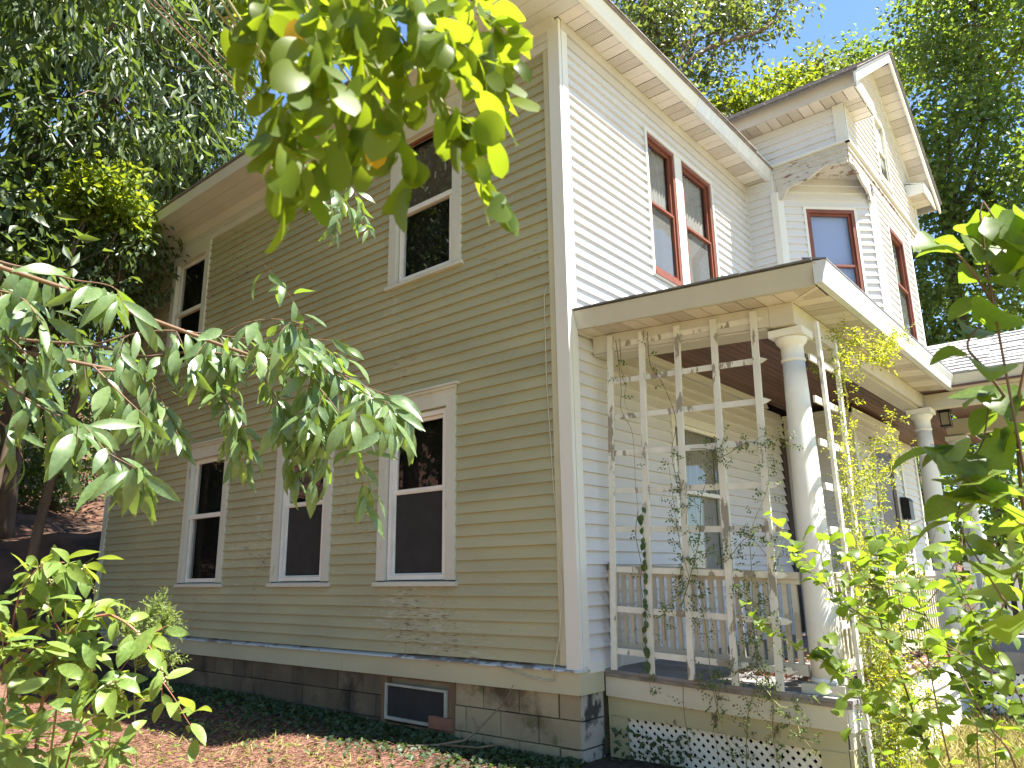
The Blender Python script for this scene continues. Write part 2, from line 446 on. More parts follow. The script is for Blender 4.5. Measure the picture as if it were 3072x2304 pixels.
S = math.sqrt(0.5)
F_SIDE = Frame((0, 0, 0), (0, 1, 0), (-1, 0, 0))
F_FRONT = Frame((0, 0, 0), (1, 0, 0), (0, -1, 0))
F_WLEFT = Frame((4.43, 0, 0), (0, -1, 0), (-1, 0, 0))
F_CUT = Frame((4.43, -0.43, 0), (S, -S, 0), (-S, -S, 0))
F_WFRONT = Frame((4.43, -1.41, 0), (1, 0, 0), (0, -1, 0))
F_CUT2 = Frame((7.39, -1.41, 0), (S, S, 0), (S, -S, 0))
F_WRIGHT = Frame((8.37, -0.43, 0), (0, 1, 0), (1, 0, 0))
CUTL = 0.98 / S

def siding(fr, parent, name, mat, u0, u1, z0, z1, expo, pb, pt, holes=(), joint=None, wavy=0.0, lim=None, seed=1):
    """rows of lapped boards, each board its own object, cut round openings"""
    rng = random.Random(seed)
    rows = max(1, round((z1 - z0) / expo))
    e = (z1 - z0) / rows
    for r in range(rows):
        a, b = z0 + r * e, z0 + (r + 1) * e
        lo, hi = (u0, u1) if lim is None else lim(0.5 * (a + b))
        segs = [(lo, hi)]
        for (h0, h1, k0, k1) in holes:
            if min(b, k1) - max(a, k0) > 0.25 * e:
                ns = []
                for (s0, s1) in segs:
                    if h1 <= s0 or h0 >= s1:
                        ns.append((s0, s1))
                    else:
                        if h0 - s0 > 0.02: ns.append((s0, h0))
                        if s1 - h1 > 0.02: ns.append((h1, s1))
                segs = ns
        if joint:
            ns = []
            for (s0, s1) in segs:
                p = s0
                nxt = p + rng.uniform(0.4, 1.0) * joint
                while nxt < s1 - 0.5:
                    ns.append((p, nxt - 0.0015))
                    p = nxt + 0.0015
                    nxt = p + rng.uniform(0.6, 1.2) * joint
                ns.append((p, s1))
            segs = ns
        top = b + 0.012
        for (s0, s1) in segs:
            if s1 - s0 < 0.015:
                continue
            k = max(1, int((s1 - s0) / 0.9)) if wavy else 1
            k = min(k, 4)
            vs, fs = [], []
            sh = rng.uniform(-0.0025, 0.0025) if wavy else 0
            sp = rng.uniform(0, 0.004) if wavy else 0
            for i in range(k + 1):
                u = s0 + (s1 - s0) * i / k
                dz = wavy * mnoise.noise(Vector((u * 0.55, r * 0.23, seed))) + sh
                dp = wavy * 0.5 * mnoise.noise(Vector((u * 0.8, r * 1.7, seed + 5)))
                vs += [fr.P(u, pb + dp + sp, a + dz), fr.P(u, pt + dp * 0.3, top + dz), fr.P(u, -0.02, top + dz), fr.P(u, -0.02, a + dz)]
            for i in range(k):
                q = i * 4
                fs += [(q, q + 4, q + 5, q + 1), (q + 1, q + 5, q + 6, q + 2), (q + 2, q + 6, q + 7, q + 3), (q + 3, q + 7, q + 4, q)]
            fs += [(0, 1, 2, 3), (4 * k + 3, 4 * k + 2, 4 * k + 1, 4 * k)]
            MB().add(vs, fs).build(name, mat, parent)

def ring(fr, mb, u0, u1, z0, z1, w, d0, d1, wt=None, wb=None):
    wt = w if wt is None else wt
    wb = w if wb is None else wb
    fr.box(mb, u0, u0 + w, d0, d1, z0, z1)
    fr.box(mb, u1 - w, u1, d0, d1, z0, z1)
    fr.box(mb, u0 + w, u1 - w, d0, d1, z1 - wt, z1)
    fr.box(mb, u0 + w, u1 - w, d0, d1, z0, z0 + wb)
    return mb

def pane(fr, parent, u0, u1, z0, z1, d, mat='glass', name='pane'):
    mb = MB()
    fr.box(mb, u0, u1, d - 0.004, d, z0, z1)
    return mb.build(name, mat, parent)

def curtain(fr, parent, u0, u1, z0, z1, d, mat, name='curtain', folds=9, amp=0.012):
    mb = MB()
    k = folds * 4
    vs, fs = [], []
    for i in range(k + 1):
        u = u0 + (u1 - u0) * i / k
        dd = d + amp * math.sin(i * math.pi / 2 + 0.4 * math.sin(i))
        vs += [fr.P(u, dd, z0), fr.P(u, dd, z1)]
    for i in range(k):
        fs.append((2 * i, 2 * i + 2, 2 * i + 3, 2 * i + 1))
    return mb.add(vs, fs).build(name, mat, parent, smooth=True)

# ------------------------------------------------------------------ ground
def gh(x, y):
    z = 0.0
    s = -0.05 * max(0.0, min(1.0, (-x - 0.4) / 2.5))
    z += s
    z += 0.03 * mnoise.noise(Vector((x * 0.9, y * 0.9, 1.0)))
    z += 0.10 * max(0.0, min(1.0, (y - 0.5) / 4.0))
    if y > 7.0:
        t = min(1.0, (y - 7.0) / 6.0)
        z += 0.55 * t * mnoise.noise(Vector((x * 0.45, y * 0.45, 4.0))) + 0.2 * t * mnoise.noise(Vector((x * 1.3, y * 1.3, 8.0)))
        z += 2.35 * t * t * (3 - 2 * t) + max(0.0, y - 13.0) * 0.30 * (1 if y < 45 else 0) + (9.6 if y >= 45 else 0)
    if y < -1.2:
        z -= 0.10 * min(1.0, (-1.2 - y) / 1.0) + 0.02 * min(20.0, max(0.0, -2.2 - y))
    if x < -8:
        z += 0.08 * min(40.0, -8 - x)
    return z

def make_ground():
    k = 110
    t = np.linspace(-1, 1, 2 * k + 1)
    ax = np.sinh(t * 5.2) / math.sinh(5.2) * 420
    vs, fs = [], []
    xs, ys = ax - 0.8, ax + 2.0
    for y in ys:
        for x in xs:
            vs.append((x, y, gh(x, y)))
    n = len(xs)
    for j in range(n - 1):
        for i in range(n - 1):
            fs.append((j * n + i, j * n + i + 1, (j + 1) * n + i + 1, (j + 1) * n + i))
    MB().add(vs, fs).build('ground', 'ground', None, True, kind='structure')
make_ground()

# ------------------------------------------------------------------ the house
house = thing('house', 'old two-storey house, cream clapboard side wall and white vinyl front with porch', 'house', (0, 0, 0))

# foundation: concrete blocks along the side and a limed return on the front corner
fcore = MB()
fcore.box(0.05, 0.25, 0.05, 9.2, -0.6, 0.50)
fcore.box(0.25, 0.60, 0.05, 0.25, -0.6, 0.50)
foundation = fcore.build('foundation', 'mortar', house)
BW = (1.36, 2.35, 0.06, 0.50)
bl = 0.405
for r in range(4):
    z0 = -0.315 + r * 0.205
    y = 0.02 + (0.2 if r % 2 else 0.0)
    if r % 2:
        MB().box(0.0, 0.06, 0.012, 0.2, z0, z0 + 0.19).build('block', 'block', foundation)
    while y < 9.1:
        y1 = min(y + bl - 0.009, 9.2)
        parts = [(y, y1)]
        if z0 + 0.19 > BW[2] and z0 < BW[3]:
            parts = [(a, b) for a, b in ((y, min(y1, BW[0])), (max(y, BW[1]), y1)) if b - a > 0.03]
        for a, b in parts:
            j = random.uniform(-0.006, 0.006)
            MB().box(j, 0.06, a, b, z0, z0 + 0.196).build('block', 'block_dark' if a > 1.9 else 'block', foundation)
        y += bl
    MB().box(0.014, 0.31, -0.006, 0.05, z0, z0 + 0.192).build('block', 'corner_block', foundation)

# basement window
bw = ring(F_SIDE, MB(), BW[0], BW[1], BW[2] - 0.01, 0.498, 0.075, -0.05, 0.012, 0.03, 0.02).build('basement_window', 'rotwood', house)
bs = MB()
fr = F_SIDE
def tiltbox(mb, u0, u1, z0, z1, d0, d1, drop):
    def P(u, d, z):
        return F_SIDE.P(u, d, z - drop * (u - 1.46) / 0.82)
    mb.hexa([P(u0, d0, z0), P(u1, d0, z0), P(u1, d1, z0), P(u0, d1, z0), P(u0, d0, z1), P(u1, d0, z1), P(u1, d1, z1), P(u0, d1, z1)])
for (a, b, c, d) in ((1.45, 1.475, 0.09, 0.41), (2.255, 2.28, 0.09, 0.41), (1.475, 2.255, 0.39, 0.41), (1.475, 2.255, 0.09, 0.115)):
    tiltbox(bs, a, b, c, d, 0.0, 0.03, -0.008)
bs.build('screen_frame', 'dull_sash', bw)
sc = MB(); tiltbox(sc, 1.475, 2.255, 0.115, 0.39, 0.008, 0.012, -0.008); sc.build('screen', 'screen', bw)
MB().box(0.055, 0.06, 1.435, 2.275, 0.07, 0.47).build('dark_opening', 'dark', bw)

# side wall: water table, boards, frieze
side_wall = MB().box(0.12, 0.2, 0.05, 9.2, 0.5, 6.69).build('side_wall', 'dark', house)
wt = MB()
for (a, b) in ((-0.02, 2.95), (2.954, 6.3), (6.304, 9.26)):
    wt.box(-0.036, 0.05, a, b, 0.487, 0.655)
wt.box(-0.02, 0.30, -0.030, 0.05, 0.487, 0.655)
wt.build('skirt_board', 'cream_trim', side_wall)
cap = MB()
cap.hexa([(-0.062, -0.045, 0.657), (0.05, -0.045, 0.657), (0.05, 9.26, 0.657), (-0.062, 9.26, 0.657),
          (-0.058, -0.045, 0.668), (0.05, -0.045, 0.702), (0.05, 9.26, 0.702), (-0.058, 9.26, 0.668)])
cap.build('water_table_cap', 'bluewhite', side_wall)

SW = dict(LR=(1.345, 2.455, 1.37, 3.224), LM=(3.255, 4.365, 1.37, 3.224), LL=(5.473, 6.597, 1.37, 3.224),
          UR=(1.283, 2.400, 4.53, 6.406), UL=(6.527, 7.655, 4.53, 6.406))
holes = [(a, b, c - 0.05, d) for (a, b, c, d) in SW.values()]
siding(F_SIDE, side_wall, 'clapboard', 'cream', 0.166, 9.10, 0.70, 6.40, 0.1062, 0.028, 0.004, holes, joint=3.4, wavy=0.009, seed=3)
for (a, b, dd, m, nm) in ((0.098, 0.164, 0.032, 'cream_trim', 'inner_corner_board'), (9.10, 9.24, 0.036, 'casing', 'far_corner_board')):
    mb = MB(); F_SIDE.box(mb, a, b, -0.02, dd, 0.70, 6.404); mb.build(nm, m, side_wall)
cb = MB()
cb.box(-0.042, 0.0, -0.038, 0.094, 0.672, 6.686)
cb.box(0.002, 0.092, -0.044, 0.0, 0.672, 6.576)
cb.build('corner_post', 'vinyl_trim', house)
fz = MB()
F_SIDE.box(fz, 0.098, 9.24, 0.0, 0.034, 6.408, 6.66)
fz.build('frieze_board', 'eave_white', side_wall)
fm = MB()
F_SIDE.box(fm, 0.098, 9.24, 0.036, 0.052, 6.50, 6.53)
fm.prism([(-0.036, 0, 6.60), (-0.10, 0, 6.688), (-0.036, 0, 6.688)], (0, 9.24, 0))
fm.build('bed_moulding', 'eave_white', side_wall)

def wood_window(key, mid, style):
    u0, u1, z0, z1 = SW[key]
    fr = F_SIDE
    mb = MB()
    cw = 0.122
    fr.box(mb, u0, u0 + cw, -0.02, 0.040, z0, z1)
    fr.box(mb, u1 - cw, u1, -0.02, 0.040, z0, z1)
    ht = 0.19 if style != 'attic' else 0.15
    fr.box(mb, u0 + cw, u1 - cw, -0.02, 0.038, z1 - ht, z1)
    # jamb liners
    fr.box(mb, u0 + cw, u0 + cw + 0.02, -0.10, -0.02, z0, z1 - ht)
    fr.box(mb, u1 - cw - 0.02, u1 - cw, -0.10, -0.02, z0, z1 - ht)
    fr.box(mb, u0 + cw, u1 - cw, -0.10, -0.02, z1 - ht - 0.02, z1 - ht)
    w = mb.build('window', 'casing', house)
    s = MB()
    s.prism([fr.P(u0 - 0.03, -0.10, z0 - 0.055), fr.P(u0 - 0.03, 0.062, z0 - 0.055), fr.P(u0 - 0.03, 0.062, z0 - 0.016), fr.P(u0 - 0.03, -0.10, z0 + 0.006)], fr.u * (u1 - u0 + 0.06))
    s.build('sill', 'casing', w)
    if style != 'attic':
        c = MB()
        fr.box(c, u0 - 0.05, u1 + 0.05, 0.0, 0.075, z1, z1 + 0.022)
        fr.box(c, u0 - 0.025, u1 + 0.025, 0.041, 0.058, z1 - 0.03, z1 - 0.002)
        c.build('drip_cap', 'casing', w)
    a, b, c, d = u0 + cw + 0.02, u1 - cw - 0.02, z0 + 0.006, z1 - ht - 0.02
    if style == 'new':
        fmx = ring(fr, MB(), a, b, c, d, 0.045, -0.075, 0.012).build('frame', 'sash', w)
        a += 0.047; b -= 0.047; c += 0.047; d -= 0.047
        sm = 0.035
        ring(fr, MB(), a, b, mid - 0.02, d, sm, -0.045, -0.02).build('upper_sash', 'sash', w)
        ring(fr, MB(), a, b, c, mid + 0.018, sm, -0.072, -0.047).build('lower_sash', 'sash', w)
        pane(fr, w, a + sm, b - sm, mid + 0.015, d - sm, -0.032)
        mb = MB(); fr.box(mb, a + 0.012, b - 0.012, -0.042, -0.038, c, mid - 0.02); mb.build('screen', 'screen', w)
        ring(fr, MB(), a, b, c, mid - 0.02, 0.014, -0.046, -0.03).build('screen_frame', 'sash', w)
    else:
        sm = 0.048
        ring(fr, MB(), a + 0.004, b - 0.004, mid - 0.025, d, 0.034 if key == 'UR' else sm, -0.05, -0.022).build('upper_sash', 'brown_frame' if key == 'UR' else 'sash', w)
        ring(fr, MB(), a + 0.004, b - 0.004, c, mid + 0.022, sm, -0.048, 0.0).build('lower_sash', 'sash', w)
        r = MB(); fr.box(r, a - 0.03, b + 0.01, -0.048, 0.012, mid - 0.03, mid + 0.028); r.build('meeting_rail', 'sash', w)
        pane(fr, w, a + sm, b - sm, mid + 0.02, d - sm - (0.06 if key == 'UR' else 0), -0.034)
        pane(fr, w, a + sm, b - sm, c + sm, mid - 0.02, -0.022)
        if key == 'UR':
            mb = MB(); fr.box(mb, a, b, -0.085, -0.08, mid, d - 0.13); mb.build('blind', 'blind', w)
            # ragged top edge where the upper glass has broken away
            vs, fs, k = [], [], 14
            for i in range(k + 1):
                u = a + (b - a) * i / k
                vs += [fr.P(u, -0.079, d - 0.18), fr.P(u, -0.079, d - 0.11 + 0.035 * math.sin(i * 2.1) + 0.02 * math.sin(i * 5.3))]
            for i in range(k):
                fs.append((2 * i, 2 * i + 2, 2 * i + 3, 2 * i + 1))
            MB().add(vs, fs).build('torn_blind_edge', 'blind', w)
    return w
wood_window('LR', 2.25, 'new')
wood_window('LM', 2.25, 'new')
wood_window('LL', 2.24, 'old')
wood_window('UR', 5.36, 'attic')
wood_window('UL', 5.40, 'attic')

# front wall
front_wall = MB().box(0.1, 4.43, 0.12, 0.2, 3.6, 6.69).box(0.1, 4.95, 0.12, 0.2, 0.5, 3.58).build('front_wall', 'dark', house)
DW = (1.555, 3.245, 4.50, 6.275)
PW = (1.745, 2.985, 1.33, 3.02)
fholes = [DW, PW]
siding(F_FRONT, front_wall, 'siding_course', 'vinyl', 0.092, 4.90, 0.715, 3.46, 0.1107, 0.038, 0.002, fholes, seed=11)
siding(F_FRONT, front_wall, 'siding_course', 'vinyl', 0.092, 4.42, 3.48, 6.47, 0.1107, 0.038, 0.002, fholes, seed=12)
mb = MB()
F_FRONT.box(mb, 0.094, 4.90, 0.0, 0.039, 0.64, 0.718)
mb.build('starter_strip', 'vinyl_trim', front_wall)
mb = MB()
F_FRONT.box(mb, 0.094, 4.42, 0.0, 0.024, 6.47, 6.575)
F_FRONT.box(mb, 0.002, 4.42, 0.0, 0.045, 6.578, 6.688)
mb.build('frieze', 'frieze', front_wall)
mb = MB()
F_FRONT.box(mb, 4.40, 4.43, 0.0, 0.034, 3.6, 6.69)
mb.build('inside_corner_trim', 'vinyl_trim', front_wall)

def brown_unit(fr, w, u0, u1, z0, z1, mid, shade):
    ring(fr, MB(), u0, u1, z0, z1, 0.045, -0.06, 0.024, 0.05, 0.06).build('frame', 'brown_frame', w)
    a, b, c, d = u0 + 0.046, u1 - 0.046, z0 + 0.061, z1 - 0.051
    ring(fr, MB(), a, b, mid - 0.02, d, 0.03, -0.045, -0.012).build('upper_sash', 'brown_frame', w)
    ring(fr, MB(), a, b, c, mid + 0.02, 0.03, -0.03, 0.004).build('lower_sash', 'brown_frame', w)
    pane(fr, w, a + 0.03, b - 0.03, mid + 0.02, d - 0.03, -0.028)
    pane(fr, w, a + 0.03, b - 0.03, c + 0.03, mid - 0.02, -0.014)
    if shade == 'lace':
        sc_ = MB(); fr.box(sc_, a, b, -0.042, -0.038, c, mid); sc_.build('screen', 'grey_screen', w)
    if shade == 'lace':
        curtain(fr, w, a, b, c, d, -0.085, 'curtain')
    else:
        mb = MB(); fr.box(mb, a, b, -0.088, -0.082, c, d); mb.build('window_shade', shade, w)

mb = MB()
ring(F_FRONT, mb, DW[0], DW[1], DW[2], DW[3], 0.04, -0.02, 0.043)
F_FRONT.box(mb, 2.245, 2.42, -0.06, 0.033, DW[2] + 0.04, DW[3] - 0.04)
dw = mb.build('window', 'vinyl_trim', house)
brown_unit(F_FRONT, dw, 1.595, 2.245, 4.54, 6.235, 5.395, 'lace')
brown_unit(F_FRONT, dw, 2.42, 3.205, 4.54, 6.235, 5.395, 'lace')
mb = MB(); F_FRONT.box(mb, 1.585, 3.215, 0.026, 0.055, 4.505, 4.545); mb.build('sill', 'brown_frame', dw)

mb = MB()
ring(F_FRONT, mb, PW[0], PW[1], PW[2], PW[3], 0.06, -0.10, 0.03, 0.09, 0.05)
F_FRONT.box(mb, PW[0] - 0.02, PW[1] + 0.02, -0.02, 0.045, PW[2] - 0.075, PW[2] - 0.002)
pw = mb.build('window', 'vinyl_trim', house)
F = F_FRONT
ring(F, MB(), 1.806, 2.924, 2.20, 2.93, 0.04, -0.04, 0.0).build('upper_sash', 'sash', pw)
ring(F, MB(), 1.806, 2.924, 1.381, 2.24, 0.04, -0.075, -0.045).build('lower_sash', 'sash', pw)
pane(F, pw, 1.846, 2.884, 2.24, 2.89, -0.02)
pane(F, pw, 1.846, 2.884, 1.42, 2.20, -0.058)
curtain(F, pw, 1.806, 2.924, 1.381, 2.92, -0.095, 'curtain', folds=14)

# front eave: soffit panels, gutter
ES = MB()
ES.box(0.0, 4.42, -0.10, 0.12, 6.70, 6.74)
eave = ES.build('front_eave', 'frieze', house)
x = -0.05
i = 0
while x < 4.40:
    x1 = min(x + 0.146, 4.40)
    MB().box(x, x1 - 0.009, -0.318, -0.046, 6.688 + (0.003 if i % 2 else 0), 6.696).build('soffit_panel', 'vent' if i % 4 in (2, 3) else 'soffit', eave)
    x += 0.146; i += 1
MB().box(-0.05, 4.40, -0.32, -0.04, 6.7, 6.706).build('soffit_backing', 'blind', eave)
def gutter(mb, x0, x1, y, z, h=0.165, out=0.095):
    prof = [(y, z), (y - 0.055, z), (y - out * 0.75, z + h * 0.45), (y - out, z + h * 0.86), (y - out, z + h), (y - out + 0.012, z + h), (y - out * 0.7, z + h * 0.5), (y - 0.03, z + 0.02), (y, z + 0.02)]
    mb.prism([(x0, a, b) for a, b in prof], (x1 - x0, 0, 0))
for (a, b) in ((-0.60, 2.22), (2.226, 4.46)):
    mb = MB(); gutter(mb, a, b, -0.322, 6.676, 0.20, 0.11); mb.build('gutter', 'gutter' if a > 0 else 'vinyl_trim', eave)

# side eave: plain board soffit, fascia
se = MB().box(-0.56, -0.05, -0.30, 9.6, 6.70, 6.735).build('side_eave', 'eave_white', house)
for (a, b) in ((-0.315, 1.9), (1.905, 4.9), (4.905, 7.4), (7.405, 9.6)):
    for (p, q) in ((-0.565, -0.395), (-0.39, -0.22), (-0.215, -0.054)):
        MB().box(p, q, a, b, 6.689, 6.698).build('soffit_board', 'eave_white', se)
MB().prism([(-0.568, -0.32, 6.672), (-0.606, -0.32, 6.672), (-0.64, -0.32, 6.80), (-0.568, -0.32, 6.80)], (0, 9.95, 0)).build('fascia', 'eave_white', se)

# main hip roof
rx0, rx1, ry0, ry1, rz, sl_ = -0.66, 9.2, -0.44, 9.9, 6.815, 0.42
half = (rx1 - rx0) / 2
yr0, yr1 = ry0 + half, ry1 - half
ridge = rz + half * sl_
xm = (rx0 + rx1) / 2
if yr1 < yr0: yr0 = yr1 = (ry0 + ry1) / 2
rm = MB()
A = [(rx0, ry0, rz), (rx1, ry0, rz), (rx1, ry1, rz), (rx0, ry1, rz), (xm, yr0, ridge), (xm, yr1 + 0.01, ridge)]
rm.add(A + [(p[0], p[1], p[2] + 0.025) for p in A],
       [(6, 7, 10), (7, 8, 11, 10), (8, 9, 11), (9, 6, 10, 11), (0, 1, 7, 6), (1, 2, 8, 7), (2, 3, 9, 8), (3, 0, 6, 9), (3, 2, 1, 0)])
rm.build('main_roof', 'shingle', house)
for k in range(14):
    a = 0.0 + k * 0.32 - 0.62
    MB().box(a, a + 0.314, -0.455, -0.30, 6.842, 6.85 + random.uniform(0, 0.006)).build('shingle', 'shingle', house)

# ------------------------------------------------------------------ gabled wing with cut-away corners
wing = MB()
wing.box(4.52, 8.28, -0.35, 6.0, 3.6, 6.8)
wing.box(4.52, 8.28, -1.31, 6.0, 6.82, 7.42)
wing.prism([(4.62, -0.45, 0.5), (5.48, -1.31, 0.5), (7.32, -1.31, 0.5), (8.18, -0.45, 0.5)], (0, 0, 3.1))
wing.v = [(x, y, z + 3.1) if (i >= 16) else (x, y, z) for i, (x, y, z) in enumerate(wing.v)]
wing = wing.build('wing_wall', 'dark', house)
EXV = 0.1107
siding(F_WLEFT, wing, 'siding_course', 'vinyl', 0.03, 0.40, 3.6, 6.77, EXV, 0.033, 0.003, seed=21)
siding(F_WLEFT, wing, 'siding_course', 'vinyl', -0.6, 1.31, 6.87, 7.40, 0.1107, 0.030, 0.003, seed=22)
CW = (0.36, 1.12, 4.45, 6.26)
siding(F_CUT, wing, 'siding_course', 'vinyl', 0.06, CUTL - 0.05, 3.6, 6.70, EXV, 0.033, 0.003, [CW], seed=23)
FWN = (1.62, 2.50, 4.45, 6.30)
siding(F_WFRONT, wing, 'siding_course', 'vinyl', 0.98 + 0.07, 2.96 - 0.07, 3.6, 6.68, EXV, 0.033, 0.003, [FWN], seed=24)
siding(F_CUT2, wing, 'siding_course', 'vinyl', 0.06, CUTL - 0.05, 3.6, 6.68, EXV, 0.033, 0.003, seed=25)
siding(F_WRIGHT, wing, 'siding_course', 'vinyl', 0.05, 4.0, 3.6, 7.4, 0.30, 0.017, 0.003, seed=26)
# gable triangle
GW = (1.62, 2.30, 7.03, 8.20)
AX, AZ, EZ = 6.40, 9.17, 7.42
def glim(z):
    t = max(0.0, (z - 7.46) / (AZ - 7.40))
    h = 1.97 * (1 - t)
    return (1.97 - h + (0.07 if z < 7.46 else 0.0), 1.97 + h - (0.07 if z < 7.46 else 0.0))
siding(F_WFRONT, wing, 'siding_course', 'vinyl', 0, 0, 6.87, 9.05, EXV, 0.033, 0.003, [GW], lim=glim, seed=27)
MB().prism([(4.47, -1.395, 7.40), (8.33, -1.395, 7.40), (AX, -1.395, AZ - 0.02)], (0, 0.05, 0)).build('gable_sheathing', 'vinyl_trim', wing)
# trim at the corners
for nm, mb in (('corner_board', MB()),) * 1:
    pass
def vtrim(fr, a, b, d, z0, z1, mat='vinyl_trim'):
    mb = MB(); fr.box(mb, a, b, -0.02, d, z0, z1); mb.build('corner_board', mat, wing)
vtrim(F_WLEFT, 0.37, 0.455, 0.040, 3.6, 6.46)
vtrim(F_CUT, -0.005, 0.085, 0.038, 3.6, 6.46)
vtrim(F_WLEFT, 0.36, 0.428, 0.012, 6.46, 6.83)
vtrim(F_CUT, 0.0, 0.085, 0.012, 6.46, 6.70)
vtrim(F_CUT, CUTL - 0.075, CUTL + 0.012, 0.034, 3.6, 6.44)
vtrim(F_WFRONT, 0.965, 1.055, 0.034, 3.6, 6.44)
vtrim(F_WFRONT, 2.89, 2.975, 0.034, 3.6, 6.68)
vtrim(F_CUT2, -0.012, 0.075, 0.034, 3.6, 6.68)
vtrim(F_WLEFT, 1.305, 1.444, 0.034, 6.868, 7.41)
vtrim(F_WFRONT, 0.0, 0.085, 0.034, 6.868, 7.41)
vtrim(F_WFRONT, 3.855, 3.955, 0.034, 6.868, 7.41)

mb = MB(); ring(F_CUT, mb, CW[0], CW[1], CW[2], CW[3], 0.035, -0.02, 0.03)
w = mb.build('window', 'vinyl_trim', house)
brown_unit(F_CUT, w, CW[0] + 0.035, CW[1] - 0.035, CW[2] + 0.035, CW[3] - 0.035, 5.40, 'curtain_blue')
mb = MB(); ring(F_WFRONT, mb, FWN[0], FWN[1], FWN[2], FWN[3], 0.035, -0.02, 0.03)
w = mb.build('window', 'vinyl_trim', house)
brown_unit(F_WFRONT, w, FWN[0] + 0.035, FWN[1] - 0.035, FWN[2] + 0.035, FWN[3] - 0.035, 5.42, 'lace')
mb = MB(); ring(F_WFRONT, mb, GW[0], GW[1], GW[2], GW[3], 0.08, -0.06, 0.034)
w = mb.build('window', 'casing', house)
ring(F_WFRONT, MB(), GW[0] + 0.08, GW[1] - 0.08, 7.58, GW[3] - 0.08, 0.035, -0.045, -0.01).build('upper_sash', 'oldwood', w)
ring(F_WFRONT, MB(), GW[0] + 0.08, GW[1] - 0.08, GW[2] + 0.08, 7.62, 0.035, -0.02, 0.01).build('lower_sash', 'oldwood', w)
pane(F_WFRONT, w, GW[0] + 0.115, GW[1] - 0.115, 7.62, GW[3] - 0.115, -0.03)
pane(F_WFRONT, w, GW[0] + 0.115, GW[1] - 0.115, GW[2] + 0.115, 7.58, -0.008)

# cornice round the foot of the gable box, its flaking fascia and the triangular soffits over the cut corners
cor = MB()
for (fr, a, b) in ((F_WLEFT, -0.25, 1.41 + 0.06), (F_WFRONT, -0.06, 3.94 + 0.06)):
    fr.box(cor, a, b, 0.0, 0.062 if fr is F_WLEFT else 0.060, 6.835, 6.868)
cor = cor.build('gable_cornice', 'vinyl_trim', house)
cf = MB()
F_WLEFT.box(cf, 0.435, 1.41, -0.03, 0.018, 6.655, 6.833)
F_WFRONT.box(cf, 0.0, 3.94, -0.03, 0.016, 6.655, 6.833)
F_WLEFT.box(cf, 0.435, 1.43, 0.019, 0.034, 6.735, 6.765)
F_WFRONT.box(cf, -0.02, 3.94, 0.017, 0.032, 6.735, 6.765)
cf.build('fascia', 'oldwood', cor)
MB().prism([(4.46, -0.46, 6.70), (4.46, -1.38, 6.70), (5.38, -1.38, 6.70)], (0, 0, 0.02)).build('soffit_board', 'oldwood', cor)
MB().prism([(8.34, -0.46, 6.70), (8.34, -1.38, 6.70), (7.42, -1.38, 6.70)], (0, 0, 0.02)).build('soffit_board', 'oldwood', cor)

def bracket(fr, u0, u1, sgn, d0, d1):
    """sawn ogee board: deep leg at the wall end, shallow at the outer corner"""
    L = u1 - u0
    top = 6.653
    prof = [(0, top), (0, 6.36), (0.045, 6.33), (0.09, 6.36), (0.12, 6.42), (0.18, 6.475), (0.26, 6.49), (0.36, 6.495), (0.46, 6.515), (0.55, 6.55), (0.64, 6.595), (0.74, 6.615), (0.84, 6.60), (0.93, 6.575), (1.0, 6.57), (1.0, top)]
    pts = [fr.P(u0 + a * L if sgn > 0 else u1 - a * L, d0, z) for a, z in prof]
    mb = MB()
    mb.prism(pts, fr.n * (d1 - d0))
    mb.build('bracket', 'oldwood', cor)
bracket(F_WLEFT, 0.46, 1.40, 1, -0.02, 0.012)
bracket(F_WFRONT, 0.02, 0.955, -1, -0.022, 0.010)
bracket(F_WFRONT, 2.985, 3.92, 1, -0.022, 0.010)

# gable roof
GY0, GY1 = -1.76, 6.5
SLOPE = (9.25 - 7.60) / (AX - 4.03)
def rz_(x, off=0.0):
    return 9.25 - abs(x - AX) * SLOPE + off
gr = MB()
for sgn in (-1, 1):
    xe = AX + sgn * 2.40
    P0 = [(AX, GY0, rz_(AX) - 0.05), (xe, GY0, rz_(xe) - 0.05), (xe, GY0, rz_(xe) - 0.012), (AX, GY0, rz_(AX) - 0.012)]
    gr.prism(P0, (0, GY1 - GY0, 0))
gr = gr.build('gable_roof', 'shingle_edge', house)
for sgn in (-1, 1):
    rows = 18
    run = 2.42
    for r in range(rows):
        xa = AX + sgn * (run - r * run / rows)
        xb = AX + sgn * (run - (r + 1) * run / rows - 0.03)
        if (xb - AX) * sgn < 0: xb = AX
        y = GY0 - 0.012 - (0.15 if r % 2 else 0)
        step = 0.30 if sgn < 0 else 0.9
        lim = 1.2 if sgn < 0 else 1.0
        while y < lim:
            y1 = min(y + step, lim)
            ya = max(y, GY0 - 0.012)
            if y1 - ya > 0.02:
                t = random.uniform(0.006, 0.014)
                q = [(xa, rz_(xa) - 0.010), (xb, rz_(xb) - 0.012), (xb, rz_(xb) - 0.004), (xa, rz_(xa) + t)]
                mb = MB().prism([(p[0], ya, p[1]) for p in q], (0, y1 - ya - 0.006, 0))
                mb.build('shingle', 'shingle', gr)
            y += step
for sgn in (-1, 1):
    ge = MB()
    xa, xb = AX + sgn * 2.285, AX + sgn * 2.26
    ge.prism([(xa, GY0 + 0.06, 7.405), (xb, GY0 + 0.06, 7.405), (xb, GY0 + 0.06, rz_(xb) - 0.052), (xa, GY0 + 0.06, rz_(xa) - 0.052)], (0, 5.5, 0))
    ge.build('eave_fascia', 'frieze', gr)
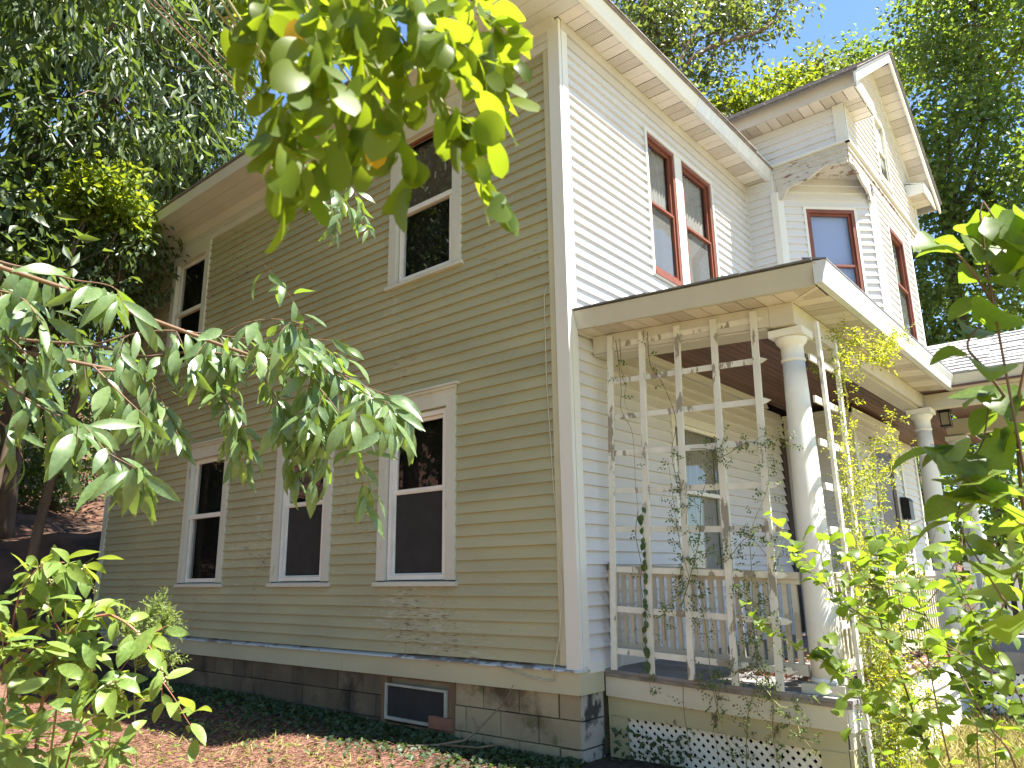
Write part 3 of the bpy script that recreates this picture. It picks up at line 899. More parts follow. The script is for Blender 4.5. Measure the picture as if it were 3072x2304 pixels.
# level soffit panels along the left eave and in the corner return
y = -1.66
i = 0
while y < 0.0:
    MB().box(4.14, 4.425, y, y + 0.138, 7.415, 7.42).build('soffit_panel', 'vent' if i % 4 in (1, 2) else 'soffit', gr)
    y += 0.146; i += 1
y = 4.41
i = 0
for (a0, a1) in ((4.41, 4.96), (7.84, 8.39)):
    x = a0
    while x < a1:
        MB().box(x, x + 0.138, -1.66, -1.42, 7.4155, 7.4205).build('soffit_panel', 'vent' if i % 4 in (0, 1) else 'soffit', gr)
        x += 0.146; i += 1
MB().box(4.12, 8.68, -1.60, -1.44, 7.424, 7.43).build('soffit_backing', 'frieze', gr) if False else None
for sgn in (-1, 1):
    xo, xi = AX + sgn * 2.28, AX + sgn * 1.42
    mb = MB()
    mb.prism([(xo, GY0 + 0.062, 7.405), (xi, GY0 + 0.062, 7.405), (xi, GY0 + 0.062, 7.56), (xo, GY0 + 0.062, 7.60)], (0, 0.025, 0))
    mb.prism([(xo, GY0 + 0.06, 7.603), (xi, GY0 + 0.06, 7.563), (xi, GY0 + 0.36, 7.66), (xo, GY0 + 0.36, 7.66)], (0, 0, 0.015))
    mb.prism([(xi, GY0 + 0.09, 7.405), (xi, -1.43, 7.405), (xi, -1.43, 7.62), (xi, GY0 + 0.09, 7.56)], (sgn * -0.02, 0, 0))
    mb.build('eave_return', 'vinyl_trim', gr)
# sloping rake soffit panels and rake fascia
n = 17
for sgn in (-1, 1):
    for k in range(n):
        a = 0.10 + k * (2.28 - 0.10) / n
        b = a + (2.28 - 0.10) / n - 0.006
        xa, xb = AX + sgn * a, AX + sgn * b
        q = [(xa, rz_(xa) - 0.105), (xb, rz_(xb) - 0.105), (xb, rz_(xb) - 0.10), (xa, rz_(xa) - 0.10)]
        MB().prism([(p[0], -1.70, p[1]) for p in q], (0, 0.27, 0)).build('soffit_panel', 'vent' if k % 5 in (1, 2) else 'soffit', gr)
    xa, xb = AX, AX + sgn * 2.40
    xc = AX + sgn * 2.0
    MB().prism([(xa, -1.448, rz_(xa) - 0.22), (xc, -1.448, rz_(xc) - 0.22), (xc, -1.448, rz_(xc) - 0.10), (xa, -1.448, rz_(xa) - 0.10)], (0, 0.05, 0)).build('rake_frieze', 'vinyl_trim', gr)
    q = [(xa, rz_(xa) - 0.20), (xb, rz_(xb) - 0.20), (xb, rz_(xb) - 0.052), (xa, rz_(xa) - 0.052)]
    MB().prism([(p[0], GY0 + 0.02, p[1]) for p in q], (0, 0.03, 0)).build('rake_fascia', 'vinyl_trim', gr)

# ------------------------------------------------------------------ porch
KR, KF = 0.066, 0.042      # the roof and the floor sag away from the wall
def sagr(x, y, z):
    return (x, y, z - KR * max(0.0, min(-y, 2.3)))
def sagf(x, y, z):
    return (x, y, z - KF * max(0.0, min(-y, 2.0)))

# porch roof shell
pr = MB()
Y1 = -2.13
B0 = [(0.045, 0.0, 3.665), (0.045, Y1, 3.665), (4.40, Y1, 3.665), (4.40, 0.0, 3.665)]
T0 = [(0.55, -0.02, 4.10), (0.55, -0.02, 4.10), (4.40, -0.02, 4.10), (4.40, -0.02, 4.10)]
pr.add([sagr(*p) for p in B0] + [(0.05, -0.004, 3.690), (1.6, -0.004, 3.93), (4.40, -0.004, 3.93)] + [sagr(0.045, Y1, 3.685), sagr(4.40, Y1, 3.685)],
       [(0, 1, 2, 3), (1, 7, 8, 2), (7, 5, 6, 8), (0, 4, 7, 1), (4, 5, 7)])
porch_roof = pr.build('porch_roof', 'shingle_edge', house)
for k in range(8):
    a = 0.0 - k * 0.265
    b = a - 0.262
    pts = [sagr(0.012, a, 3.672), sagr(0.012, b, 3.672), sagr(0.16, b, 3.696), sagr(0.16, a, 3.696)]
    MB().prism(pts, (0, 0, 0.010 + 0.006 * (k % 3) / 2)).build('shingle', 'shingle_edge', porch_roof)
for k in range(15):
    a = 0.03 + k * 0.29
    pts = [sagr(a, -2.215, 3.662), sagr(a + 0.286, -2.215, 3.662), sagr(a + 0.286, -2.05, 3.70), sagr(a, -2.05, 3.70)]
    MB().prism(pts, (0, 0, 0.012)).build('shingle', 'shingle_edge', porch_roof)
fb = MB()
fb.hexa([sagr(*p) for p in [(0.075, -0.035, 3.503), (0.11, -0.035, 3.503), (0.11, -2.10, 3.503), (0.075, -2.10, 3.503), (0.03, -0.035, 3.66), (0.07, -0.035, 3.66), (0.07, -2.14, 3.66), (0.03, -2.14, 3.66)]])
fb.build('end_fascia', 'fascia', porch_roof)
gm = MB(); gutter(gm, 0.036, 4.36, -2.115, 3.502, 0.165, 0.095); gm.prism([(0.034, -2.116, 3.502), (0.034, -2.17, 3.502), (0.034, -2.186, 3.576), (0.034, -2.21, 3.644), (0.034, -2.21, 3.667), (0.034, -2.116, 3.667)], (0.004, 0, 0)); gm.map(sagr)
gm.build('gutter', 'gutter', porch_roof)
# soffit panels: end and front overhang
i = 0
y = -0.04
while y > -1.80:
    MB().box(0.112, 0.343, y - 0.138, y, 3.500, 3.506).map(sagr).build('soffit_panel', 'vent' if i % 4 in (1, 2) else 'soffit', porch_roof)
    y -= 0.146; i += 1
i = 0
x = 0.36
while x < 4.30:
    MB().box(x, x + 0.138, -2.11, -1.845, 3.500, 3.506).map(sagr).build('soffit_panel', 'vent' if i % 4 in (1, 2) else 'soffit', porch_roof)
    x += 0.146; i += 1
mb = MB(); mb.prism([(0.115, -2.09, 3.497), (0.14, -2.105, 3.497), (0.365, -1.84, 3.497), (0.34, -1.83, 3.497)], (0, 0, 0.012)); mb.map(sagr)
mb.build('soffit_mitre_trim', 'soffit', porch_roof)
MB().prism([(0.115, -1.80, 3.502), (0.115, -2.10, 3.502), (0.36, -2.10, 3.502), (0.36, -1.84, 3.502), (0.343, -1.80, 3.502)], (0, 0, 0.004)).map(sagr).build('soffit_corner_panel', 'vent', porch_roof)
# beams
def sbox(*a):
    return MB().box(*a).map(sagr)
beam = sbox(0.345, 0.53, -1.653, -0.03, 3.335, 3.498).build('end_beam', 'beam', house)
sbox(0.36, 0.60, -1.615, -0.03, 3.318, 3.333).build('beam_trim', 'beam', beam)
fbm = sbox(0.345, 4.52, -1.842, -1.655, 3.33, 3.4985).build('front_beam', 'beam', house)
sbox(0.53, 4.50, -1.80, -1.62, 3.312, 3.328).build('beam_trim', 'beam', fbm)
# ceiling boards run along the house
y = -0.02
ceil = sbox(0.36, 9.6, -1.64, 0.0, 3.575, 3.60).build('porch_ceiling', 'ceiling', house)
while y > -1.66:
    sbox(0.54, 9.5, y - 0.076, y, 3.555 + random.uniform(0, 0.003), 3.572).build('ceiling_board', 'ceiling', ceil)
    y -= 0.081
mb = MB(); F_FRONT.box(mb, 0.11, 4.12, 0.018, 0.05, 3.50, 3.55); mb.build('ceiling_moulding', 'vinyl_trim', ceil)

def column(cx, cy, z0, z1, name='column'):
    h = z1 - z0
    mb = MB()
    prof = [(0.112 - 0.030 * (t ** 1.7), z0 + 0.03 + (h - 0.30) * t) for t in [i / 9 for i in range(10)]]
    mb.lathe(cx, cy, prof)
    c = mb.build(name, 'column', house, True)
    zc = z0 + 0.03 + h - 0.30
    cp = MB().lathe(cx, cy, [(0.083, zc), (0.091, zc + 0.008), (0.091, zc + 0.022), (0.084, zc + 0.03), (0.084, zc + 0.12), (0.094, zc + 0.135), (0.112, zc + 0.155), (0.120, zc + 0.180), (0.117, zc + 0.19)])
    cp.build('capital', 'column', c, True)
    MB().box(cx - 0.128, cx + 0.128, cy - 0.128, cy + 0.128, zc + 0.191, z1 - 0.022).build('abacus', 'column', c)
    MB().lathe(cx, cy, [(0.118, z0 - 0.005), (0.121, z0 + 0.01), (0.118, z0 + 0.022), (0.111, z0 + 0.032)]).build('base', 'column', c, True)
    return c
col1 = column(0.52, -1.745, 0.655, 3.225)
MB().box(0.375, 0.665, -1.89, -1.60, 0.575, 0.65).build('plinth', 'skirt', col1)
col2 = column(4.45, -1.80, 0.62, 3.215)

# floor
pf = MB().box(0.36, 4.4, -1.90, -0.03, 0.56, 0.60).map(sagf).build('porch_floor', 'deck_edge', house)
x = 0.30
while x < 4.35:
    y0 = -1.955 + random.uniform(-0.012, 0.012)
    mb = MB(); mb.box(x, x + 0.083, y0, -0.028, 0.632, 0.655 + random.uniform(0, 0.003)); mb.map(sagf)
    mb.build('floor_board', 'deck', pf)
    x += 0.088
MB().box(0.305, 0.335, -1.94, -0.03, 0.600, 0.630).map(sagf).build('rotten_edge_moulding', 'deck_edge', pf)

# skirting: end
sk = MB().box(0.318, 0.35, -1.90, -0.03, 0.452, 0.628).map(sagf).build('end_skirt', 'skirt', house)
MB().box(0.345, 0.37, -1.88, -0.03, 0.308, 0.450).map(sagf).build('lower_board', 'skirt2', sk)
MB().box(0.348, 0.372, -0.055, -0.03, -0.3, 0.306).build('post', 'skirt2', sk)
MB().box(0.352, 0.40, -0.195, -0.057, -0.3, 0.300).build('post', 'skirt2', sk)
MB().box(0.34, 0.42, -1.88, -1.70, -0.4, 0.245).build('post', 'skirt2', sk)
# skirting: front
skf = MB().box(0.352, 4.35, -1.93, -1.90, 0.452, 0.630).map(sagf).build('front_skirt', 'lattice_white', house)
MB().box(0.355, 4.35, -1.915, -1.89, 0.345, 0.450).map(sagf).build('lower_board', 'skirt', skf)
for a in (0.34, 2.2, 4.25):
    MB().box(a + 0.002, a + 0.12, -1.91, -1.885, -0.4, 0.265).build('post', 'skirt2', skf)

def lattice(fr, parent, u0, u1, z0, z1, pitch, wdt, mat):
    h = z1 - z0
    for sgn, d in ((1, 0.0), (-1, 0.007)):
        c = u0 - h
        while c < u1:
            # strip: u = c + (z - z0) (sgn>0) or u = c + (z1 - z)
            hw = wdt * 0.707
            pts = []
            def clip(poly, keep, at):
                out = []
                for i in range(len(poly)):
                    p, q = poly[i], poly[(i + 1) % len(poly)]
                    a, b = keep(p), keep(q)
                    if a >= 0: out.append(p)
                    if (a >= 0) != (b >= 0):
                        t = a / (a - b)
                        out.append((p[0] + (q[0] - p[0]) * t, p[1] + (q[1] - p[1]) * t))
                return out
            zz = ((z0, z1) if sgn > 0 else (z1, z0))
            poly = [(c - hw, zz[0]), (c + hw, zz[0]), (c + h + hw, zz[1]), (c + h - hw, zz[1])]
            poly = clip(poly, lambda p: p[0] - u0, 0)
            if len(poly) > 2: poly = clip(poly, lambda p: u1 - p[0], 0)
            if len(poly) > 2:
                MB().prism([fr.P(u, d, z) for u, z in poly], fr.n * 0.006).build('lattice_strip', mat, parent)
            c += pitch
lattice(Frame((0.385, 0, 0), (0, -1, 0), (-1, 0, 0)), sk, 0.19, 1.71, -0.12, 0.30, 0.074, 0.030, 'lattice')
lattice(Frame((0, -1.872, 0), (1, 0, 0), (0, -1, 0)), skf, 0.46, 4.25, -0.22, 0.27, 0.085, 0.036, 'lattice_white')
MB().box(0.5, 4.2, -1.84, -1.83, -0.4, 0.45).build('shade_backing', 'dark', skf)  # near-black sheet stands in for the shade behind the front lattice
MB().box(0.42, 0.43, -1.69, -0.2, -0.4, 0.45).build('shade_backing', 'dark', sk)  # same painted shade behind the end lattice

# balustrades
def baluster_run(fr, u0, u1, zt, zb, k, pitch, mat, parent_name):
    def sh(mb):
        return mb.map(lambda x, y, z: (x, y, z - k * max(0.0, -y)))
    top = MB(); fr.box(top, u0, u1, -0.035, 0.035, zt - 0.05, zt); fr.box(top, u0, u1, -0.022, 0.022, zt - 0.085, zt - 0.052)
    o = sh(top).build(parent_name, mat, house)
    bt = MB(); fr.box(bt, u0, u1, -0.024, 0.024, zb - 0.075, zb); sh(bt).build('bottom_rail', mat, o)
    u = u0 + pitch * 0.6
    while u < u1 - 0.03:
        mb = MB(); fr.box(mb, u, u + 0.036, -0.016, 0.016, zb, zt - 0.085); sh(mb).build('baluster', mat, o)
        u += pitch
    return o
baluster_run(Frame((0.455, 0, 0), (0, -1, 0), (-1, 0, 0)), 0.03, 1.64, 1.488, 0.86, 0.058, 0.0715, 'rail', 'end_balustrade')
baluster_run(Frame((0, -1.76, 0), (1, 0, 0), (0, -1, 0)), 0.66, 4.32, 1.52, 0.90, 0.075, 0.095, 'rail', 'front_balustrade')
MB().box(0.42, 0.49, -0.075, -0.03, 0.655, 1.50).build('newel_post', 'rail', house)

# enclosed entry box under the wing
vest = MB().box(4.95, 7.18, -0.86, -0.04, 0.5, 3.42).build('entry_wall', 'dark', house)
F_VL = Frame((4.93, -0.03, 0), (0, -1, 0), (-1, 0, 0))
F_VF = Frame((4.93, -0.88, 0), (1, 0, 0), (0, -1, 0))
siding(F_VL, vest, 'siding_course', 'vinyl', 0.0, 0.80, 0.6, 3.38, EXV, 0.026, 0.003, seed=41)
siding(F_VF, vest, 'siding_course', 'vinyl', 0.07, 2.20, 0.6, 3.38, EXV, 0.026, 0.003, [(0.74, 1.79, 0.5, 3.12)], seed=42)
for (f, a, b) in ((F_VL, 0.78, 0.886), (F_VF, -0.034, 0.08), (F_VF, 2.19, 2.28)):
    mb = MB(); f.box(mb, a, b, 0, 0.036, 0.55, 3.38); mb.build('corner_board', 'vinyl_trim', vest)
mb = MB(); F_VL.box(mb, 0, 0.91, 0, 0.05, 3.382, 3.44); F_VF.box(mb, -0.05, 2.3, 0, 0.052, 3.382, 3.442); mb.build('entry_cap', 'vinyl_trim', vest)
dr = MB(); F_FRONT.box(dr, 4.74, 4.885, 0.0, 0.045, 0.66, 3.12); dr.build('side_door', 'door', vest)
d2 = ring(F_VF, MB(), 0.74, 1.79, 0.58, 3.12, 0.10, 0, 0.040).build('entry_door', 'frieze', vest)
mb = MB(); F_VF.box(mb, 0.84, 1.69, -0.02, 0.012, 0.68, 3.02); mb.build('door_leaf', 'door_panel', d2)
ring(F_VF, MB(), 0.86, 1.67, 0.72, 2.98, 0.07, 0.012, 0.024).build('door_stile', 'door', d2)
mb = MB(); F_VF.box(mb, 1.55, 1.59, 0.025, 0.06, 1.62, 1.66); mb.build('door_knob', 'black', d2)
F_LW = Frame((7.2, -0.60, 0), (1, 0, 0), (0, -1, 0))
siding(F_LW, vest, 'siding_course', 'vinyl', 0.0, 2.2, 0.6, 3.5, EXV, 0.026, 0.003, seed=43)
mb = MB(); F_LW.box(mb, 2.2, 2.31, -0.02, 0.036, 0.6, 3.5); mb.build('corner_board', 'vinyl_trim', vest)
MB().box(7.2, 9.4, -0.58, -0.4, 0.5, 3.5).build('lower_wall_core', 'dark', vest)

# portico: the wider entrance roof beyond the second column
PX0, PX1, PXM, PY0, PY1 = 4.33, 6.72, 5.52, -1.45, -4.6
ZE, ZR = 3.53, 4.22
po = MB()
po.prism([(PX0 + 0.03, PY0, ZE - 0.035), (PX1 - 0.03, PY0, ZE - 0.035), (PXM, PY0, ZR - 0.03)], (0, PY1 - PY0, 0))
po = po.build('portico_roof', 'shingle_edge', house)
rows = 11
for sgn in (-1, 1):
    for r in range(rows):
        ta, tb = r / rows, (r + 1) / rows + 0.035
        hx = PXM - PX0 + 0.05
        xa, xb = PXM + sgn * hx * (1 - ta), PXM + sgn * hx * (1 - min(tb, 1))
        za, zb = ZE + (ZR - ZE) * ta, ZE + (ZR - ZE) * min(tb, 1)
        y = -1.42 - 0.15 * (r % 2)
        step = 0.16 if sgn < 0 else 0.6
        end = -3.6 if sgn < 0 else -4.6
        while y > end:
            t = random.uniform(0.006, 0.020)
            q = [(xa, za - 0.012), (xb, zb - 0.016), (xb, zb - 0.008), (xa, za + t)]
            MB().prism([(p[0], y, p[1]) for p in q], (0, -(step - 0.005), 0)).build('shingle', 'shingle_light', po)
            y -= step
    if sgn < 0:
        pts = [(PX0 - 0.01, -3.6, ZE - 0.01), (PXM, -3.6, ZR - 0.01), (PXM, -4.62, ZR - 0.01), (PX0 - 0.01, -4.62, ZE - 0.01)]
        MB().prism(pts, (0, 0, 0.012)).build('shingle_field', 'shingle_light', po)
MB().prism([(PX0, -2.14, 3.37), (PX0 + 0.03, -2.14, 3.37), (PX0 + 0.02, -2.14, 3.515), (PX0 - 0.045, -2.14, 3.515)], (0, -2.4, 0)).build('fascia', 'beam', po)
MB().box(PX0 + 0.032, 4.47, -4.5, -2.12, 3.368, 3.376).build('soffit', 'soffit', po)
MB().box(4.475, 4.62, -4.4, -1.845, 3.20, 3.366).build('side_beam', 'beam', po)
MB().box(4.30, 6.6, -4.4, -1.86, 3.377, 3.40).build('portico_ceiling', 'ceiling', po)
MB().box(6.42, 6.58, -4.4, -1.70, 3.17, 3.376).build('side_beam', 'beam', po)
column(6.50, -1.80, 0.62, 3.165)
column(4.55, -4.2, 0.62, 3.195)
column(6.50, -4.2, 0.62, 3.165)
pfl = MB().box(4.40, 6.75, -4.4, -1.10, 0.50, 0.572).build('portico_floor', 'deck', house)
MB().box(4.375, 4.398, -4.4, -1.96, 0.36, 0.565).build('rim_board', 'deck', pfl)
lattice(Frame((4.395, 0, 0), (0, -1, 0), (-1, 0, 0)), pfl, 1.98, 3.7, -0.35, 0.355, 0.10, 0.042, 'lattice_white')
MB().box(4.55, 4.56, -4.3, -1.95, -0.5, 0.5).build('shade_backing', 'dark', pfl)  # near-black sheet painted as the shade under the portico floor
baluster_run(Frame((4.50, 0, 0), (0, -1, 0), (-1, 0, 0)), 1.98, 3.9, 1.47, 0.82, 0.0, 0.095, 'lattice_white', 'portico_balustrade')

# ------------------------------------------------------------------ trellises
def slat(mb_pts, parent, mat='trellis', nm='slat'):
    return MB().hexa(mb_pts).build(nm, mat, parent)

tr = thing('trellis', 'peeling white wooden trellis closing the near end of the porch', 'trellis', (0.3, -0.9, 0.62))
for k, (yb, yt, zb, zt) in enumerate([(-0.135, -0.225, 0.655, 3.46), (-0.475, -0.545, 0.638, 3.43), (-0.815, -0.88, 0.625, 3.405), (-1.16, -1.205, 0.612, 3.385), (-1.485, -1.54, 0.60, 3.37)]):
    w_ = 0.026
    slat([(0.283, yb - w_, zb), (0.303, yb - w_, zb), (0.303, yb + w_, zb), (0.283, yb + w_, zb), (0.318, yt - w_, zt), (0.338, yt - w_, zt), (0.338, yt + w_, zt), (0.318, yt + w_, zt)], tr, nm='upright')
for z in (3.37, 3.04, 2.72, 2.405, 2.085, 1.765, 1.44, 1.125, 0.80):
    x = 0.306 + (z - 0.65) / 2.8 * 0.035
    y0, y1, k = -0.10 - (z - 0.8) * 0.03, -1.61, 0.044
    h = 0.023
    pts = [(y0, z), (y0 - 0.05, z - h), (y1 + 0.05, z - h - k * 1.5), (y1, z - k * 1.5), (y1 + 0.05, z + h - k * 1.5), (y0 - 0.05, z + h)]
    MB().prism([(x, a, b) for a, b in pts], (0.016, 0, 0)).build('pointed_cross_slat', 'trellis', tr)

tr2 = thing('trellis', 'narrow white trellis standing in front of the porch beside the corner column', 'trellis', (0.6, -1.98, -0.1))
for (xb, xt, zt) in ((0.47, 0.40, 3.20), (0.66, 0.80, 3.20), (1.02, 1.20, 3.1)):
    if xb > 1: continue
    slat([(xb - 0.026, -1.99, -0.1), (xb + 0.026, -1.99, -0.1), (xb + 0.026, -1.965, -0.1), (xb - 0.026, -1.965, -0.1), (xt - 0.026, -1.995, zt), (xt + 0.026, -1.995, zt), (xt + 0.026, -1.97, zt), (xt - 0.026, -1.97, zt)], tr2, nm='upright')
for z in (2.90, 2.59, 2.28, 1.97, 1.67, 1.36, 1.05):
    MB().box(0.24, 0.76, -1.964, -1.948, z - 0.024, z + 0.024).build('cross_slat', 'trellis', tr2)

# ------------------------------------------------------------------ small things
br = MB().box(-0.055, 0.005, 1.37, 1.645, 0.085, 0.185).build('brick', 'brick', None, label='reddish loose brick leaning at the foot of the basement window', category='brick')
br.rotation_euler = (0, 0, 0)
cb_ = MB()
pts = [(-0.034, 0.197, 3.94), (-0.030, 0.226, 3.85), (-0.032, 0.224, 3.07), (-0.030, 0.182, 2.12), (-0.030, 0.146, 1.745), (-0.044, 0.112, 1.29), (-0.05, 0.146, 0.93), (-0.075, 0.20, 0.66), (-0.055, 0.212, 0.586), (-0.05, 0.30, 0.575), (-0.052, 0.5, 0.60), (-0.066, 0.783, 0.662)]
cb_.tube(pts, 0.005, 5)
cb_.build('cable', 'cable', None, True, label='thin loose cable hanging down the clapboards beside the corner post', category='cable')
mbx = MB()
F_VF.box(mbx, 1.88, 2.10, 0.036, 0.14, 2.10, 2.36)
mbx.prism([F_VF.P(1.87, 0.036, 2.362), F_VF.P(1.87, 0.15, 2.362), F_VF.P(1.87, 0.11, 2.41), F_VF.P(1.87, 0.036, 2.42)], F_VF.u * 0.24)
mbx.build('mailbox', 'black', None, label='black mailbox mounted on the entry wall under the porch', category='mailbox')
ln = thing('lantern', 'small dark hanging lantern under the portico ceiling by the second column', 'lantern', (5.3, -1.9, 3.36))
MB().tube([(5.3, -1.9, 3.378), (5.3, -1.9, 3.31)], 0.006, 5).build('chain', 'black', ln)
lc = MB()
for a in (-0.05, 0.05):
    for b in (-0.05, 0.05):
        lc.box(5.3 + a - 0.006, 5.3 + a + 0.006, -1.9 + b - 0.006, -1.9 + b + 0.006, 3.12, 3.28)
lc.box(5.24, 5.36, -1.96, -1.84, 3.10, 3.12)
lc.prism([(5.23, -1.97, 3.28), (5.37, -1.97, 3.28), (5.37, -1.83, 3.28), (5.23, -1.83, 3.28)], (0, 0, 0.03))
lc.build('cage', 'black', ln)
MB().box(5.252, 5.348, -1.948, -1.852, 3.122, 3.278).build('glass_box', 'curtain', ln)

fbn = MB()
fbn.tube([(-0.55, 1.45, 0.03), (-0.40, 1.15, 0.06), (-0.30, 0.96, 0.10), (-0.22, 0.88, 0.18), (-0.16, 0.68, 0.37), (-0.12, 0.62, 0.47), (-0.10, 0.60, 0.53)], [0.012, 0.011, 0.011, 0.009, 0.006, 0.004, 0.002], 6)
fbn.tube([(-0.22, 0.88, 0.18), (-0.25, 0.92, 0.27)], [0.009, 0.003], 5)
fbn.tube([(-0.40, 1.15, 0.06), (-0.36, 0.75, 0.08), (-0.30, 0.42, 0.15), (-0.26, 0.36, 0.25)], [0.009, 0.008, 0.006, 0.002], 5)
fbn.tube([(-0.16, 0.68, 0.37), (-0.10, 0.80, 0.41)], [0.005, 0.002], 4)
fbn.build('fallen_branch', 'deadwood', None, True, label='bare grey fallen branch leaning against the block foundation', category='branch')

# ------------------------------------------------------------------ leaves
def leaf_mesh(name, mat, L, W, shape, bend, fold, nseg=7, twist=0.0, wav=0.0):
    """leaf lies along +Y from the stalk, normal +Z; droops towards -Z"""
    vs, fs = [], []
    for i in range(nseg + 1):
        t = i / nseg
        if shape == 'lance':
            w = math.sin(math.pi * min(1, t * 1.02)) ** 0.85 * (1.0 - 0.25 * t) if t < 1 else 0
        elif shape == 'oval':
            w = math.sqrt(max(0, 1 - (2 * t - 1) ** 2)) * (0.9 + 0.25 * t)
        elif shape == 'poke':
            w = math.sin(math.pi * t) ** 0.8 * (1.12 - 0.3 * t)
        else:  # heart
            u = t
            w = (math.sqrt(max(0, 1 - (1 - min(1, u / 0.36)) ** 2))) if u < 0.36 else max(0, math.cos((u - 0.36) / 0.64 * math.pi / 2)) ** 0.85
        a = bend * t
        y = L * (math.sin(a) / a * t if abs(a) > 1e-4 else t)
        z = -L * ((1 - math.cos(a)) / a * t if abs(a) > 1e-4 else 0)
        yb = y - (0.16 * L if shape == 'heart' and i == 0 else 0)
        w = w * W / 2
        tw = twist * t
        lift = fold * w
        wv = wav * w * math.sin(t * 9)
        if shape == 'heart' and i == 0:
            w = W * 0.18
            lift = fold * w
        vs += [(-w * math.cos(tw), yb, z + lift - w * math.sin(tw) + wv), (0, y, z), (w * math.cos(tw), yb, z + lift + w * math.sin(tw) - wv)]
    for i in range(nseg):
        q = 3 * i
        fs += [(q, q + 1, q + 4, q + 3), (q + 1, q + 2, q + 5, q + 4)]
    me = bpy.data.meshes.new(name)
    me.from_pydata(vs, [], fs)
    me.polygons.foreach_set('use_smooth', [True] * len(me.polygons))
    me.materials.append(M[mat])
    return me

def put_leaf(parent, me, pos, direction, normal, scale, name='leaf'):
    d = Vector(direction).normalized()
    n = Vector(normal)
    n = n - d * n.dot(d)
    if n.length < 1e-4:
        n = d.orthogonal()
    n.normalize()
    x = d.cross(n)
    o = bpy.data.objects.new(name, me)
    COL.objects.link(o)
    o.parent = parent
    o.matrix_parent_inverse = Matrix.Translation(-Vector(parent.get('_base', (0, 0, 0))))
    o.matrix_basis = Matrix(((x.x * scale, d.x * scale, n.x * scale, pos[0]), (x.y * scale, d.y * scale, n.y * scale, pos[1]), (x.z * scale, d.z * scale, n.z * scale, pos[2]), (0, 0, 0, 1)))
    return o

def spline(pts, per=6):
    P = [Vector(p) for p in pts]
    P = [P[0] * 2 - P[1]] + P + [P[-1] * 2 - P[-2]]
    out = []
    for i in range(1, len(P) - 2):
        for k in range(per):
            t = k / per
            a, b, c, d = P[i - 1], P[i], P[i + 1], P[i + 2]
            out.append(0.5 * ((2 * b) + (c - a) * t + (2 * a - 5 * b + 4 * c - d) * t * t + (3 * b - a - 3 * c + d) * t ** 3))
    out.append(P[-2])
    return out

def rnd_unit(rng):
    while True:
        v = Vector((rng.uniform(-1, 1), rng.uniform(-1, 1), rng.uniform(-1, 1)))
        if 0.05 < v.length < 1:
            return v.normalized()

PATH_BOUGH = [[[-4.388,0.022,2.439],[-4.185,-0.34,2.338],[-4.033,-0.587,2.301],[-3.928,-0.768,2.24],[-3.816,-0.982,2.239],[-3.701,-1.184,2.201],[-3.614,-1.354,2.168],[-3.55,-1.493,2.123],[-3.495,-1.611,2.052],[-3.457,-1.716,2.003]],[[-4.033,-0.587,2.301],[-3.911,-0.826,2.334],[-3.77,-0.988,2.319],[-3.665,-1.177,2.278],[-3.576,-1.35,2.243],[-3.479,-1.448,2.2]],[[-3.678,-1.209,2.196],[-3.653,-1.407,2.214],[-3.664,-1.489,2.25],[-3.724,-1.505,2.269]],[[-3.816,-0.982,2.239],[-3.761,-1.074,2.106],[-3.735,-1.142,1.994],[-3.699,-1.155,1.919]],[[-3.701,-1.184,2.201],[-3.664,-1.296,2.05],[-3.625,-1.334,1.948],[-3.593,-1.35,1.891]],[[-3.614,-1.354,2.168],[-3.586,-1.494,2.031],[-3.559,-1.57,1.94],[-3.525,-1.593,1.893]],[[-3.928,-0.768,2.24],[-3.9,-0.897,2.076],[-3.85,-0.92,1.983],[-3.845,-0.978,1.914]],[[-3.55,-1.493,2.123],[-3.522,-1.645,2.017],[-3.528,-1.776,1.962],[-3.496,-1.809,1.946]],[[-3.499,-1.479,2.136],[-3.562,-1.435,2.011],[-3.569,-1.425,1.926]]]
PATH_BOUGH2 = [[[-4.536,-0.779,2.475],[-4.442,-0.944,2.405],[-4.386,-1.075,2.364],[-4.33,-1.202,2.314],[-4.295,-1.312,2.284],[-4.266,-1.342,2.273]],[[-4.52,-0.897,2.317],[-4.434,-1.06,2.268],[-4.387,-1.155,2.166],[-4.354,-1.162,2.083]],[[-4.527,-0.843,2.203],[-4.45,-0.996,2.156],[-4.397,-1.106,2.07],[-4.363,-1.113,1.987]],[[-4.518,-0.967,2.086],[-4.411,-1.121,1.948],[-4.355,-1.241,1.882],[-4.287,-1.306,1.841],[-4.25,-1.398,1.76],[-4.203,-1.511,1.7]],[[-4.355,-1.241,1.882],[-4.312,-1.255,1.789],[-4.282,-1.265,1.723]],[[-4.188,-1.043,2.096],[-4.119,-1.158,1.978],[-4.08,-1.255,1.9]],[[-4.46,-0.971,1.921],[-4.393,-1.024,1.851],[-4.35,-1.042,1.768]]]
